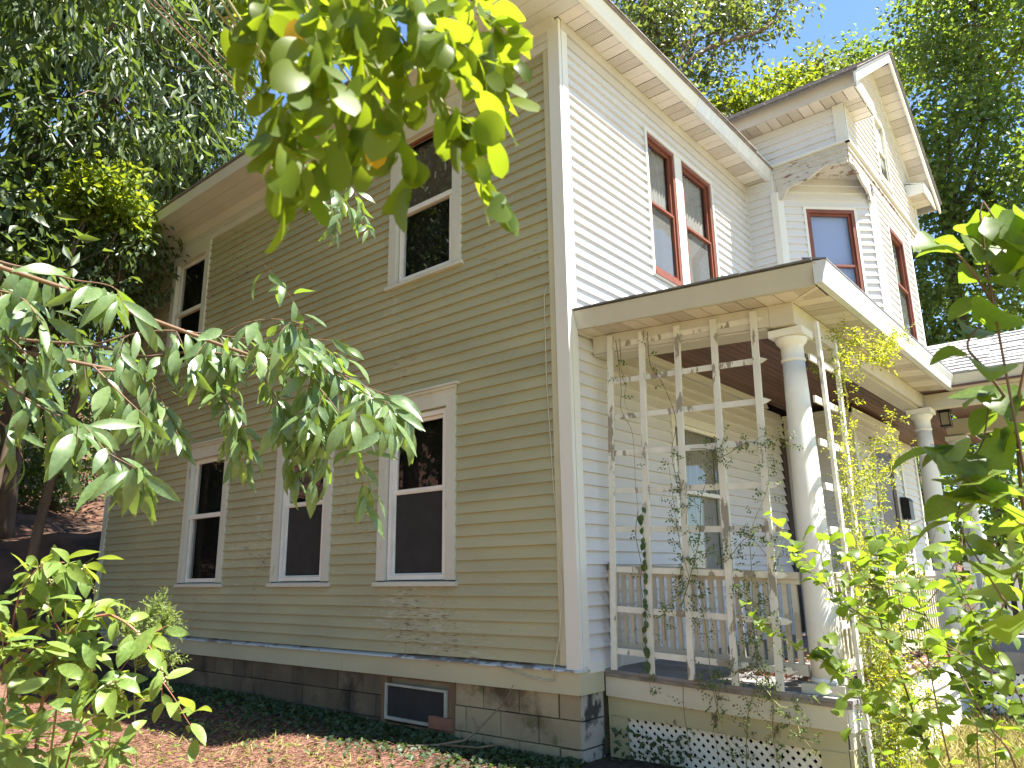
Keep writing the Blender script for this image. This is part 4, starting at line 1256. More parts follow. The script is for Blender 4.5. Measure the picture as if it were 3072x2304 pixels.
PATH_TOP = [[[-4.635,-3.018,2.14],[-4.615,-3.042,2.063],[-4.591,-3.064,2.006],[-4.574,-3.092,1.944],[-4.559,-3.108,1.9],[-4.544,-3.124,1.855],[-4.525,-3.146,1.81]],[[-4.736,-3.013,2.071],[-4.72,-3.026,2.012],[-4.708,-3.035,1.959],[-4.694,-3.033,1.914],[-4.699,-3.022,1.858],[-4.714,-3.004,1.819]],[[-4.689,-3.017,2.101],[-4.663,-3.023,2.037],[-4.654,-3.041,1.975],[-4.644,-3.052,1.932],[-4.632,-3.068,1.894]],[[-4.573,-3.026,2.178],[-4.561,-3.05,2.121],[-4.542,-3.07,2.076],[-4.527,-3.093,2.048],[-4.507,-3.119,2.013]],[[-4.733,-2.901,2.142],[-4.717,-2.902,2.097],[-4.709,-2.894,2.051],[-4.707,-2.876,2.0]],[[-4.708,-3.035,1.959],[-4.729,-3.025,1.917],[-4.745,-3.02,1.871],[-4.745,-3.006,1.838]],[[-4.516,-3.029,2.217],[-4.5,-3.059,2.164],[-4.494,-3.096,2.117],[-4.473,-3.114,2.099]],[[-4.688,-2.89,2.181],[-4.668,-2.887,2.115],[-4.655,-2.884,2.067],[-4.657,-2.86,2.013]],[[-4.621,-2.97,2.179],[-4.581,-2.983,2.095],[-4.567,-3.006,2.028],[-4.56,-3.009,1.975]],[[-4.639,-3.077,2.1],[-4.615,-3.084,2.046],[-4.585,-3.102,2.003],[-4.562,-3.14,1.947]],[[-4.574,-3.092,1.944],[-4.566,-3.122,1.915],[-4.545,-3.139,1.894]]]
PATH_TOPB = [[[-4.644,-2.656,2.267],[-4.589,-2.726,2.28],[-4.554,-2.827,2.228],[-4.506,-2.879,2.214]],[[-4.49,-2.855,2.307],[-4.434,-2.904,2.263],[-4.389,-2.963,2.276],[-4.342,-3.016,2.268]],[[-4.629,-2.723,2.189],[-4.577,-2.79,2.202],[-4.548,-2.88,2.139]],[[-4.591,-2.8,2.068],[-4.595,-2.775,2.016],[-4.573,-2.769,1.937]],[[-4.545,-2.868,2.1],[-4.539,-2.849,2.034],[-4.548,-2.815,1.976]],[[-4.433,-2.947,2.164],[-4.411,-2.984,2.191],[-4.38,-3.014,2.177]],[[-4.644,-2.676,2.317],[-4.576,-2.754,2.309],[-4.52,-2.823,2.314],[-4.453,-2.902,2.313],[-4.38,-2.985,2.304]]]
PATH_SHRUB = [[[-2.96,-3.402,1.12],[-3.089,-3.43,1.375],[-3.179,-3.449,1.569],[-3.239,-3.466,1.711],[-3.295,-3.437,1.807],[-3.331,-3.417,1.865],[-3.285,-3.474,1.948],[-3.288,-3.464,2.057],[-3.284,-3.491,2.15]],[[-3.222,-3.463,1.653],[-3.276,-3.392,1.635],[-3.343,-3.32,1.656]],[[-3.239,-3.466,1.711],[-3.303,-3.51,1.812],[-3.31,-3.549,1.932],[-3.266,-3.586,2.092]],[[-3.231,-3.485,1.331],[-3.313,-3.448,1.485],[-3.349,-3.4,1.551],[-3.359,-3.359,1.601]],[[-3.19,-3.498,1.241],[-3.28,-3.417,1.305],[-3.346,-3.378,1.405],[-3.333,-3.347,1.489],[-3.281,-3.356,1.559]],[[-3.285,-3.474,1.948],[-3.37,-3.44,2.037],[-3.407,-3.408,2.067]],[[-3.328,-3.475,1.998],[-3.303,-3.526,2.055],[-3.278,-3.571,2.092]]]
PATH_SHRUB2 = [[[-1.854,-2.91,0.607],[-1.947,-2.884,0.818],[-2.026,-2.867,1.012],[-2.099,-2.844,1.175],[-2.148,-2.845,1.32],[-2.161,-2.88,1.449],[-2.21,-2.88,1.595]],[[-1.871,-2.903,0.639],[-1.988,-2.854,0.867],[-2.205,-2.802,0.982],[-2.305,-2.721,1.077],[-2.348,-2.695,1.139]],[[-2.026,-2.867,1.012],[-1.971,-2.952,1.059],[-1.97,-3.022,1.033],[-1.959,-3.099,0.992]],[[-2.184,-3.205,0.72],[-2.298,-3.157,0.942],[-2.276,-3.089,1.11],[-2.245,-3.021,1.249],[-2.323,-2.989,1.399],[-2.375,-2.974,1.52]],[[-2.273,-3.281,0.775],[-2.374,-3.265,1.039],[-2.465,-3.221,1.198],[-2.533,-3.192,1.331],[-2.593,-3.174,1.463]],[[-2.023,-3.065,0.693],[-2.072,-3.09,0.903],[-2.121,-3.115,1.112],[-2.164,-3.135,1.292]],[[-2.099,-2.844,1.175],[-2.179,-2.782,1.257],[-2.242,-2.727,1.306],[-2.304,-2.718,1.468]],[[-2.245,-3.021,1.249],[-2.323,-2.947,1.295],[-2.41,-2.88,1.386],[-2.456,-2.86,1.477]],[[-2.465,-3.221,1.198],[-2.442,-3.311,1.355],[-2.443,-3.367,1.499]],[[-2.374,-3.265,1.039],[-2.459,-3.196,1.12],[-2.412,-3.109,1.163],[-2.366,-3.011,1.184]]]
PATH_SHRUB3 = [[[-1.552,-2.897,0.478],[-1.65,-2.892,0.756],[-1.733,-2.896,1.017],[-1.798,-2.909,1.243],[-1.86,-2.918,1.451],[-1.898,-2.929,1.59]],[[-1.733,-2.896,1.017],[-1.837,-2.822,1.14],[-1.911,-2.769,1.228],[-1.981,-2.713,1.299]],[[-1.798,-2.909,1.243],[-1.755,-3.015,1.38],[-1.735,-3.094,1.518],[-1.746,-3.129,1.639]],[[-1.84,-3.074,0.571],[-1.896,-3.105,0.82],[-1.95,-3.134,1.053],[-2.005,-3.143,1.24],[-2.027,-3.185,1.411]],[[-1.95,-3.134,1.053],[-2.03,-3.077,1.148],[-2.103,-3.015,1.211]],[[-1.579,-2.708,0.485],[-1.691,-2.661,0.702],[-1.772,-2.636,0.882],[-1.841,-2.625,1.062]]]
PATH_POKE = [[[-3.715,0.348,0.41],[-3.747,0.261,0.725],[-3.789,0.127,0.987],[-3.791,-0.022,1.165],[-3.754,-0.096,1.24],[-3.724,-0.162,1.315]],[[-3.754,-0.096,1.24],[-3.704,-0.244,1.26],[-3.638,-0.373,1.186],[-3.559,-0.416,1.055],[-3.525,-0.397,0.907]],[[-3.885,0.377,0.443],[-3.934,0.276,0.844],[-3.937,0.165,1.13],[-3.95,0.098,1.34],[-3.911,-0.001,1.472],[-3.85,-0.078,1.48]],[[-3.789,0.127,0.987],[-3.942,0.023,1.1],[-4.059,-0.017,1.147]],[[-3.681,0.136,0.438],[-3.732,-0.093,0.764],[-3.751,-0.31,0.962],[-3.737,-0.431,1.021]],[[-3.7,-0.186,0.497],[-3.725,-0.404,0.716],[-3.734,-0.518,0.829]],[[-3.951,-0.233,0.56],[-4.029,-0.389,0.784],[-4.031,-0.522,0.921]],[[-3.791,-0.022,1.165],[-3.828,0.034,1.336],[-3.84,0.089,1.434],[-3.753,-0.025,1.462]],[[-3.955,-0.056,0.531],[-4.051,-0.208,0.796],[-4.055,-0.283,0.996]],[[-3.789,0.127,0.987],[-3.735,-0.051,1.068],[-3.707,-0.106,1.125]]]
PATH_SPRAY = [[[-3.494,-0.728,3.661],[-3.392,-0.831,3.416],[-3.306,-0.944,3.239],[-3.226,-1.059,3.087],[-3.146,-1.167,2.918]],[[-3.408,-0.769,3.509],[-3.319,-0.806,3.336],[-3.219,-0.865,3.184],[-3.164,-0.904,3.118]],[[-3.359,-0.906,3.303],[-3.214,-1.036,3.195],[-3.125,-1.1,3.089]]]
PATH_RAG = [[[-3.242,0.305,0.313],[-3.36,0.223,0.873],[-3.386,0.168,1.087],[-3.381,0.112,1.216],[-3.359,0.056,1.29]],[[-3.385,0.184,1.045],[-3.349,0.112,1.119],[-3.296,0.024,1.182]],[[-3.386,0.168,1.087],[-3.445,0.204,1.174],[-3.466,0.208,1.228]],[[-3.37,0.183,1.001],[-3.313,0.1,1.043],[-3.266,0.053,1.02]],[[-3.384,0.14,1.152],[-3.334,0.065,1.193],[-3.321,0.032,1.236]]]

TOCAM = -fwd
def leafy(name, label, cat, paths, meshes, mat_twig, base, n_leaves, size, r0, style, seed, group=None, sides=5, start=0.15, cap=300, subs=0, sublen=0.2, root=None, ground=False):
    rng = random.Random(seed)
    ends = [p for q in paths for p in q[1:]]
    free = [q for q in paths if min((Vector(q[0]) - Vector(e)).length for e in ends) > 0.02]
    if ground:
        paths = [([(q[0][0] + rng.uniform(-0.05, 0.05), q[0][1] + rng.uniform(-0.05, 0.05), gh(q[0][0], q[0][1]) - 0.02)] + q) if q in free and q[0][2] > gh(q[0][0], q[0][1]) + 0.02 else q for q in paths]
    t = thing(name, label, cat, base, group)
    if root is not None:
        for q in free:
            a, b = Vector(root), Vector(q[0])
            m_ = (a + b) / 2 + Vector((0, 0, 0.12)) + rnd_unit(rng) * 0.04
            MB().tube(spline([a, m_, b, Vector(q[1])][:3] + [b + (Vector(q[1]) - b) * 0.15], 5), [r0 * 1.3 * (1 - 0.35 * i / 15) for i in range(16)], 6).build('limb', mat_twig, t, True)
    samples = []
    for pi, pth in enumerate(paths):
        sp = spline(pth, 5)
        k = len(sp)
        rr = r0 * (1.0 if pi == 0 else 0.6)
        MB().tube(sp, [rr * (1 - 0.85 * i / (k - 1)) + r0 * 0.08 for i in range(k)], sides).build('stem' if pi == 0 else 'twig', mat_twig, t, True)
        L = sum((sp[i + 1] - sp[i]).length for i in range(k - 1))
        samples.append((sp, L))
    for k in range(subs):
        sp, L = samples[k % len(paths)]
        i = rng.randrange(int(len(sp) * start), len(sp) - 1)
        p = sp[i]
        d = (sp[i + 1] - sp[i]).normalized()
        sd = d.cross(Vector((0, 0, 1))).normalized() * rng.choice((-1, 1))
        dn = -0.9 if style == 'hang' else (-0.5 if style == 'pinnate' else rng.uniform(-0.2, 0.7))
        q = [p]
        v = (d * rng.uniform(0.2, 0.9) + sd * rng.uniform(0.2, 0.9) + rnd_unit(rng) * 0.3).normalized()
        ln_ = sublen * rng.uniform(0.6, 1.3)
        for _ in range(3):
            v = (v + Vector((0, 0, dn * 0.45)) + rnd_unit(rng) * 0.15).normalized()
            q.append(q[-1] + v * ln_ / 3)
        sp2 = spline(q, 3)
        MB().tube(sp2, [r0 * 0.28 * (1 - 0.7 * i / len(sp2)) for i in range(len(sp2))], 4).build('twig', mat_twig, t, True)
        samples.append((sp2, ln_))
    tot = sum(L for _, L in samples)
    count = 0
    for sp, L in samples:
        n = max(3, round(n_leaves * L / tot))
        for j in range(n):
            if count >= cap: break
            f = start + (1 - start) * (j + rng.random() * 0.7) / n
            i = min(len(sp) - 2, int(f * (len(sp) - 1)))
            a = f * (len(sp) - 1) - i
            p = sp[i].lerp(sp[i + 1], min(1, max(0, a)))
            d = (sp[i + 1] - sp[i]).normalized()
            side = d.cross(Vector((0, 0, 1)))
            if side.length < 0.1: side = d.orthogonal()
            side.normalize()
            s = 1 if j % 2 else -1
            sc = size * rng.uniform(0.65, 1.25)
            if style == 'hang':
                direction = d * rng.uniform(0.0, 0.8) + side * s * rng.uniform(0.1, 0.9) + r2 * rng.uniform(-0.45, 0.65) + Vector((0, 0, -rng.uniform(0.15, 1.25))) + rnd_unit(rng) * 0.35
                normal = TOCAM * rng.uniform(0.1, 0.8) + SUN * rng.uniform(0.4, 1.1) + rnd_unit(rng) * 0.55
            elif style == 'flat':
                direction = d * rng.uniform(0.1, 0.8) + side * s * rng.uniform(0.5, 1.0) + Vector((0, 0, rng.uniform(-0.6, 0.25))) + rnd_unit(rng) * 0.3
                normal = Vector((0, 0, 1)) + rnd_unit(rng) * 0.55 + TOCAM * rng.uniform(-0.3, 0.5)
            elif style == 'pinnate':
                direction = d * rng.uniform(0.3, 0.6) + side * s * rng.uniform(0.5, 1.0) + Vector((0, 0, -rng.uniform(0.0, 0.8))) + rnd_unit(rng) * 0.35
                normal = Vector((0, 0, 0.8)) + rnd_unit(rng) * 0.9 + TOCAM * rng.uniform(-0.2, 0.9)
            else:
                direction = d * rng.uniform(0.1, 0.6) + side * s * rng.uniform(0.3, 1.0) + Vector((0, 0, rng.uniform(-0.7, 0.4))) + rnd_unit(rng) * 0.5
                normal = Vector((0, 0, 0.8)) + rnd_unit(rng) * 0.6 + TOCAM * rng.uniform(0, 0.8)
            q = p + direction.normalized() * sc * rng.uniform(0.05, 0.22) + rnd_unit(rng) * size * 0.1
            put_leaf(t, rng.choice(meshes), q, direction, normal, sc)
            count += 1
    return t

lance = [leaf_mesh('narrow_leaf', 'leaf_bough', 1.0, w, 'lance', b, f, 8, tw, wv) for (w, b, f, tw, wv) in
         ((0.27, 0.5, 0.25, 0.1, 0.05), (0.33, 0.9, 0.2, -0.2, 0.08), (0.24, 1.2, 0.35, 0.3, 0.05), (0.30, 0.2, 0.3, -0.1, 0.1), (0.36, 0.7, 0.15, 0.2, 0.08))]
bough = leafy('leafy_bough', 'long leafy bough with narrow drooping glossy leaves reaching across the side wall', 'branch', PATH_BOUGH[:3], lance, 'twig', PATH_BOUGH[0][0], 298, 0.125, 0.0065, 'hang', 5, start=0.12, cap=299, subs=26, sublen=0.24, root=(-6.02, -1.02, 2.2))
boughb = leafy('leafy_bough', 'lower hanging twigs of narrow leaves in front of the three ground-floor windows', 'branch', PATH_BOUGH[3:], lance, 'twig', PATH_BOUGH[3][0], 285, 0.120, 0.004, 'hang', 6, start=0.05, cap=290, subs=16, sublen=0.22)
bough2 = leafy('leafy_bough', 'drooping leafy bough with large narrow leaves at the left edge of the picture', 'branch', PATH_BOUGH2, lance, 'twig', PATH_BOUGH2[0][0], 165, 0.130, 0.006, 'hang', 9, start=0.05, subs=4, sublen=0.18, root=(-6.0, -1.0, 1.75))
spray = leafy('leafy_spray', 'slender spray of narrow leaves hanging before the wall left of the upper window', 'branch', PATH_SPRAY, lance, 'twig', PATH_SPRAY[0][0], 95, 0.085, 0.003, 'hang', 15, start=0.1, subs=5, sublen=0.2, root=(-5.95, -0.98, 4.1))
# the fan of big leaves at the end of the lower twig
tip = Vector(PATH_BOUGH2[3][-1])
rng = random.Random(3)
for k in range(9):
    a = -1.25 + 2.3 * k / 8
    dr_ = r2 * math.sin(a) * 0.8 + Vector((0, 0, -1)) * math.cos(a) + rnd_unit(rng) * 0.12
    put_leaf(bough2, lance[k % 5], tip + rnd_unit(rng) * 0.02, dr_, TOCAM + Vector((0, 0, 0.8)) + rnd_unit(rng) * 0.4, rng.uniform(0.125, 0.16))

oval = [leaf_mesh('oval_leaflet', 'leaf_oval', 1.0, w, 'oval', b, f, 8, tw, 0.04) for (w, b, f, tw) in ((0.56, 0.3, 0.12, 0.1), (0.62, 0.6, 0.2, -0.1), (0.50, 0.2, 0.1, 0.2), (0.58, 0.9, 0.25, 0.0))]
ovaly = [leaf_mesh('yellow_leaflet', 'leaf_yellow', 1.0, 0.56, 'oval', 0.3, 0.1, 8)]
hang = leafy('hanging_branch', 'near out-of-focus branch of oval yellow-green leaflets hanging from the top edge', 'branch', PATH_TOP, oval, 'greentwig', PATH_TOP[0][0], 270, 0.050, 0.0020, 'pinnate', 12, start=0.02, subs=10, sublen=0.09, root=(-5.3, -2.6, 2.55))
hang2 = leafy('hanging_branch', 'blurred oval leaflets along the top edge behind the nearest branch', 'branch', PATH_TOPB, oval, 'greentwig', PATH_TOPB[0][0], 165, 0.056, 0.002, 'pinnate', 14, start=0.0, subs=8, sublen=0.1, root=(-5.3, -2.6, 2.55))
for (p, d) in ((PATH_TOP[1][1], (0.1, 0, -1)), (PATH_TOP[2][4], (0.1, 0.1, -1))):
    put_leaf(hang, ovaly[0], Vector(p) - r2 * 0.02, d, TOCAM, 0.045)

heart = [leaf_mesh('heart_leaf', 'leaf_heart', 1.0, w, 'heart', b, f, 9, tw, wv) for (w, b, f, tw, wv) in ((0.90, 0.4, 0.22, 0.1, 0.03), (0.98, 0.8, 0.3, -0.1, 0.05), (0.84, 0.2, 0.15, 0.1, 0.02), (0.92, 1.1, 0.4, 0.0, 0.05))]
shrub = leafy('heart_leaf_shrub', 'tall stems with large bright heart-shaped leaves along the right edge', 'shrub', PATH_SHRUB, heart, 'twig', PATH_SHRUB[0][0], 66, 0.092, 0.005, 'flat', 21, start=0.2, ground=True)
shrub2 = leafy('young_shrub', 'tangle of thin dark stems with small round leaves in front of the porch corner', 'shrub', [PATH_SHRUB2[i] for i in (0, 1, 2, 6)], heart, 'twig', PATH_SHRUB2[0][0], 255, 0.050, 0.005, 'flat', 23, start=0.2, ground=True, cap=299, subs=16, sublen=0.3)
shrub3 = leafy('young_shrub', 'leafy young shrub rising behind the heart-leaved stems at the lower right', 'shrub', [PATH_SHRUB2[i] for i in (3, 4, 5, 7, 8, 9)], heart, 'twig', PATH_SHRUB2[3][0], 215, 0.054, 0.0045, 'flat', 24, start=0.2, ground=True, cap=299, subs=18, sublen=0.3)

shrub4 = leafy('young_shrub', 'wispy green shrub growing between the corner column and the right edge', 'shrub', PATH_SHRUB3, heart, 'twig', PATH_SHRUB3[0][0], 140, 0.050, 0.0045, 'flat', 26, start=0.25, ground=True, cap=299, subs=20, sublen=0.3)
poke = [leaf_mesh('pokeweed_leaf', 'leaf_poke', 1.0, w, 'poke', b, f, 8, tw, wv) for (w, b, f, tw, wv) in ((0.42, 0.5, 0.2, 0.1, 0.06), (0.48, 0.9, 0.25, -0.1, 0.1), (0.38, 1.1, 0.3, 0.2, 0.08), (0.45, 0.25, 0.15, 0.0, 0.06))]
pk = leafy('pokeweed', 'bushy sunlit pokeweed with broad leaves and pinkish stems in the lower left corner', 'plant', PATH_POKE[:5], poke, 'pinktwig', PATH_POKE[0][0], 270, 0.125, 0.010, 'bush', 31, start=0.22, ground=True, subs=16, sublen=0.22)
pk2 = leafy('pokeweed', 'lower leafy pokeweed stems along the bottom edge at the left', 'plant', PATH_POKE[5:], poke, 'greentwig', PATH_POKE[5][0], 230, 0.110, 0.008, 'bush', 32, start=0.25, ground=True, subs=14, sublen=0.2)
for k, (i, j) in enumerate(((0, 4), (1, 3), (2, 4), (4, 3), (7, 3), (1, 2))):
    p = Vector(PATH_POKE[i][min(j, len(PATH_POKE[i]) - 1)])
    mb = MB()
    q = [p + Vector((0.012 * s, 0.006 * s, -0.018 * s)) + u2 * 0.0 for s in range(7)]
    mb.tube(q, 0.002, 4)
    for s in range(26):
        c = q[min(6, s // 4)] + rnd_unit(random) * 0.010
        mb.lathe(c.x, c.y, [(0.001, c.z - 0.004), (0.0045, c.z - 0.001), (0.0045, c.z + 0.002), (0.001, c.z + 0.004)], 5)
    mb.build('raceme', 'berry', pk)

yt = thing('yard_tree', 'slender tree just outside the left edge that carries the leafy boughs', 'tree', (-6.1, -1.0, 0))
MB().tube(spline([(-6.1, -1.0, -0.2), (-6.08, -1.02, 1.2), (-6.0, -1.0, 2.6), (-5.95, -0.95, 4.2), (-6.0, -0.8, 6.0)], 5), [0.085 - 0.003 * i for i in range(21)], 9).build('trunk', 'bark', yt, True)
MB().tube(spline([(-6.0, -1.0, 2.3), (-5.8, -1.6, 2.7), (-5.5, -2.2, 2.72), (-5.3, -2.6, 2.55)], 5), [0.02 - 0.0008 * i for i in range(16)], 7).build('limb', 'bark', yt, True)
rw = thing('ragweed', 'feathery pale green weed standing behind the pokeweed near the wall', 'plant', PATH_RAG[0][0])
rng = random.Random(8)
vs, fs = [], []
for pth in PATH_RAG:
    sp = spline(pth, 8)
    MB().tube(sp, [0.004 * (1 - 0.7 * i / len(sp)) for i in range(len(sp))], 4).build('stem', 'greentwig', rw)
    for p in sp[(len(sp) // 2 if pth is PATH_RAG[0] else 2):]:
        for _ in range(5):
            d = (rnd_unit(rng) + Vector((0, 0, 0.5))).normalized()
            for s in range(7):
                c = p + d * (0.012 * s)
                e = (d + rnd_unit(rng) * 0.9).normalized() * 0.022
                n_ = e.cross(rnd_unit(rng)).normalized() * 0.004
                b = len(vs)
                vs += [tuple(c - n_), tuple(c + e), tuple(c + n_)]
                fs.append((b, b + 1, b + 2))
M['leaf_rag'] = leafmat('feathery_leaf', (0.13, 0.19, 0.06), (0.20, 0.26, 0.08), (0.35, 0.42, 0.08), 0.4, 0.6, 0.2, island=True)
MB().add(vs, fs).build('foliage', 'leaf_rag', rw, kind='stuff')

# ------------------------------------------------------------------ leaf clouds (far or fine foliage)
def leaf_cloud(name, parent, mat, centers, dirs, L, W, seed, up=0.8, **props):
    rg = np.random.default_rng(seed)
    n = len(centers)
    Ls = (L * rg.uniform(0.65, 1.3, n))[:, None]
    Ws = (W * rg.uniform(0.7, 1.25, n))[:, None]
    d = dirs / np.linalg.norm(dirs, axis=1, keepdims=True)
    nr = rg.normal(size=(n, 3)); nr[:, 2] += up
    sd = np.cross(d, nr); sd /= np.linalg.norm(sd, axis=1, keepdims=True) + 1e-9
    nn = np.cross(sd, d)
    p0 = centers
    mid = p0 + d * Ls * 0.45 + nn * Ws * 0.2
    tipv = p0 + d * Ls - nn * Ls * 0.12
    v = np.empty((n, 4, 3))
    v[:, 0] = p0; v[:, 1] = mid + sd * Ws / 2; v[:, 2] = tipv; v[:, 3] = mid - sd * Ws / 2
    me = bpy.data.meshes.new(name)
    me.vertices.add(4 * n)
    me.vertices.foreach_set('co', v.reshape(-1))
    tri = (np.arange(n)[:, None] * 4 + np.array([0, 1, 2, 0, 2, 3])[None]).reshape(-1).astype(np.int32)
    me.loops.add(6 * n)
    me.loops.foreach_set('vertex_index', tri)
    me.polygons.add(2 * n)
    me.polygons.foreach_set('loop_start', np.arange(0, 6 * n, 3, dtype=np.int32))
    me.polygons.foreach_set('loop_total', np.full(2 * n, 3, dtype=np.int32))
    me.update(calc_edges=True)
    return link(name, me, mat, parent, **props)

def vine(name, label, stems, r, per_m, L, W, seed, base, mat='leaf_vine', spread=0.05, stem_mat='greentwig'):
    rg = np.random.default_rng(seed)
    t = thing(name, label, 'vine', base)
    cs, ds = [], []
    for st in stems:
        sp = spline(st, 6)
        MB().tube(sp, [r * (1 - 0.7 * i / len(sp)) for i in range(len(sp))], 5).build('stem', stem_mat, t, True)
        for i in range(len(sp) - 1):
            ln_ = (sp[i + 1] - sp[i]).length
            for _ in range(rg.poisson(per_m * ln_)):
                p = sp[i].lerp(sp[i + 1], rg.random())
                dv = rg.normal(size=3); dv /= np.linalg.norm(dv)
                tw = rg.uniform(0.2, 1.0) * spread
                ax = rg.normal(size=3); ax /= np.linalg.norm(ax)
                for k in range(5):          # a small compound leaf
                    c = np.array(p) + dv * (tw + k * L * 0.55)
                    sd = np.cross(dv, ax)
                    cs.append(c); ds.append(dv * 0.5 + sd * (1 if k % 2 else -1) + np.array([0, 0, -0.2]))
    leaf_cloud('leaflets', t, mat, np.array(cs), np.array(ds), L, W, seed + 1, kind='stuff')
    return t

rg = np.random.default_rng(77)
def wander(p, q, n, amp):
    p, q = np.array(p, float), np.array(q, float)
    out = []
    for i in range(n + 1):
        t = i / n
        out.append(tuple(p + (q - p) * t + rg.normal(size=3) * amp * (1 if 0 < i < n else 0)))
    return out

M['leaf_vine_shade'] = leafmat('rose_leaf', (0.055, 0.10, 0.035), (0.12, 0.17, 0.05), (0.20, 0.28, 0.04), 0.35, 0.5, 0.3, island=True)
end_stems = [wander((0.26, -1.15, 0.05), (0.27, -0.75, 2.3), 7, 0.035), wander((0.26, -1.2, 0.05), (0.28, -1.55, 2.35), 7, 0.035),
             wander((0.26, -1.45, 0.05), (0.27, -1.35, 1.3), 5, 0.03), wander((0.27, -0.78, 1.15), (0.28, -1.25, 2.45), 5, 0.04),
             wander((0.28, -0.95, 2.35), (0.27, -1.75, 2.28), 6, 0.035), wander((0.28, -0.62, 0.9), (0.28, -0.95, 2.0), 6, 0.04),
             wander((0.24, -1.3, 0.75), (0.2, -0.95, 0.62), 4, 0.03), wander((0.24, -1.3, 0.7), (0.2, -1.7, 0.45), 4, 0.04), wander((0.27, -1.0, 1.5), (0.3, -1.6, 1.62), 5, 0.05),
             wander((0.24, -1.35, 0.75), (0.22, -1.75, 0.2), 5, 0.04), wander((0.25, -1.25, 1.3), (0.26, -1.6, 0.9), 5, 0.03)]
vine('rose_vine', 'straggly thorny rose climbing the peeling end trellis', end_stems, 0.0042, 46, 0.025, 0.015, 3, (0.26, -1.2, 0.0), 'leaf_vine_shade', 0.07, 'greentwig')
bare = [wander((0.30, -0.30, 3.4), (0.27, -0.45, 1.9), 7, 0.025), wander((0.30, -0.34, 3.4), (0.29, -0.42, 2.7), 5, 0.02), wander((0.30, -0.62, 3.4), (0.27, -1.0, 1.0), 9, 0.03),
        wander((0.27, -0.45, 1.9), (0.25, -0.48, 0.5), 7, 0.02), wander((0.22, -0.78, 0.62), (0.23, -0.80, 0.05), 4, 0.01), wander((0.24, -1.02, 0.62), (0.24, -1.0, 0.02), 4, 0.015)]
vine('dead_vine', 'dry brown vine stems hanging from the porch beam over the end trellis', bare, 0.0032, 5, 0.03, 0.02, 5, (0.27, -0.6, 0.0), 'leaf_vine_shade', 0.02, 'twig')
bind_t = thing('bindweed', 'dark heart-leaved bindweed climbing the second upright of the end trellis', 'vine', (0.25, -0.45, 0.6))
sp = spline(wander((0.25, -0.46, 0.70), (0.27, -0.50, 1.95), 7, 0.012), 5)
MB().tube(sp, 0.0025, 4).build('stem', 'greentwig', bind_t)
M['leaf_bind'] = leafmat('dark_heart_leaf', (0.03, 0.075, 0.02), (0.05, 0.10, 0.03), (0.10, 0.2, 0.02), 0.35, 0.4, 0.4)
bind = leaf_mesh('bindweed_leaf', 'leaf_bind', 1.0, 0.75, 'heart', 0.4, 0.2, 7)
rng = random.Random(4)
for k in range(22):
    p = sp[min(len(sp) - 1, int(k * len(sp) / 22))]
    put_leaf(bind_t, bind, p, Vector((rng.uniform(-.3, .1), rng.uniform(-.6, .6), -1)), Vector((-1, -0.4, 0.4)) + rnd_unit(rng) * 0.4, rng.uniform(0.045, 0.075))

front_stems = []
for k in range(15):
    x0 = rg.uniform(0.45, 1.9)
    front_stems.append(wander((x0, -2.02, -0.1), (x0 + rg.uniform(-0.5, 0.4), -2.02 - rg.uniform(0, 0.12), rg.uniform(0.8, 2.2)), 6, 0.05))
front_stems += [wander((0.62, -2.0, 1.2), (0.72, -2.02, 3.15), 6, 0.03), wander((0.70, -2.0, 2.9), (1.75, -2.28, 3.30), 6, 0.05), wander((0.72, -2.02, 3.1), (1.5, -2.22, 3.05), 5, 0.05),
                wander((0.75, -2.05, 3.0), (1.9, -2.3, 3.42), 6, 0.04), wander((0.70, -2.0, 2.0), (1.55, -2.15, 2.62), 5, 0.03), wander((0.70, -2.0, 1.9), (2.0, -2.12, 2.42), 6, 0.03),
                wander((0.6, -2.0, 1.8), (0.42, -2.05, 2.35), 4, 0.03), wander((0.62, -2.0, 1.5), (1.25, -2.05, 2.15), 5, 0.04), wander((0.65, -2.02, 1.4), (1.5, -2.05, 1.75), 5, 0.05),
                wander((0.60, -1.9, 2.95), (0.95, -2.0, 2.8), 4, 0.05), wander((0.7, -2.0, 1.0), (0.35, -2.02, 1.7), 5, 0.04)]
vine('rose_vine', 'sunlit yellow-green rose canes sprawling over the front trellis and gutter', front_stems, 0.0042, 85, 0.026, 0.015, 13, (0.8, -2.0, -0.1), 'leaf_vine', 0.07, 'greentwig')

# ------------------------------------------------------------------ ground litter
def slivers(name, mat, n, fn, L, W, seed, up, label, cat=None):
    rgn = np.random.default_rng(seed)
    c, d = [], []
    while len(c) < n:
        r = fn(rgn)
        if r is None: continue
        x, y = r
        c.append((x, y, gh(x, y) + 0.004 + rgn.random() * 0.012))
        a = rgn.uniform(0, 2 * math.pi)
        d.append((math.cos(a), math.sin(a), up * rgn.random()))
    return leaf_cloud(name, None, mat, np.array(c), np.array(d), L, W, seed, kind='stuff', label=label)
slivers('mulch_litter', 'needles', 22000, lambda r: (r.uniform(-3.2, -0.5), r.uniform(-0.3, 6.5)), 0.055, 0.007, 1, 0.25, 'reddish dry needles and chips strewn over the side yard')
slivers('ground_ivy', 'leaf_ivy', 3800, lambda r: (-abs(r.normal(0, 0.42)) - 0.05, r.uniform(-0.1, 7.2)), 0.05, 0.045, 2, 0.9, 'low dark ivy growing along the foot of the foundation')
slivers('yard_weeds', 'leaf_poke', 420, lambda r: (r.uniform(-2.8, -0.7), r.uniform(0.2, 5.5)), 0.05, 0.03, 4, 0.9, 'sparse low green weeds in the mulch')
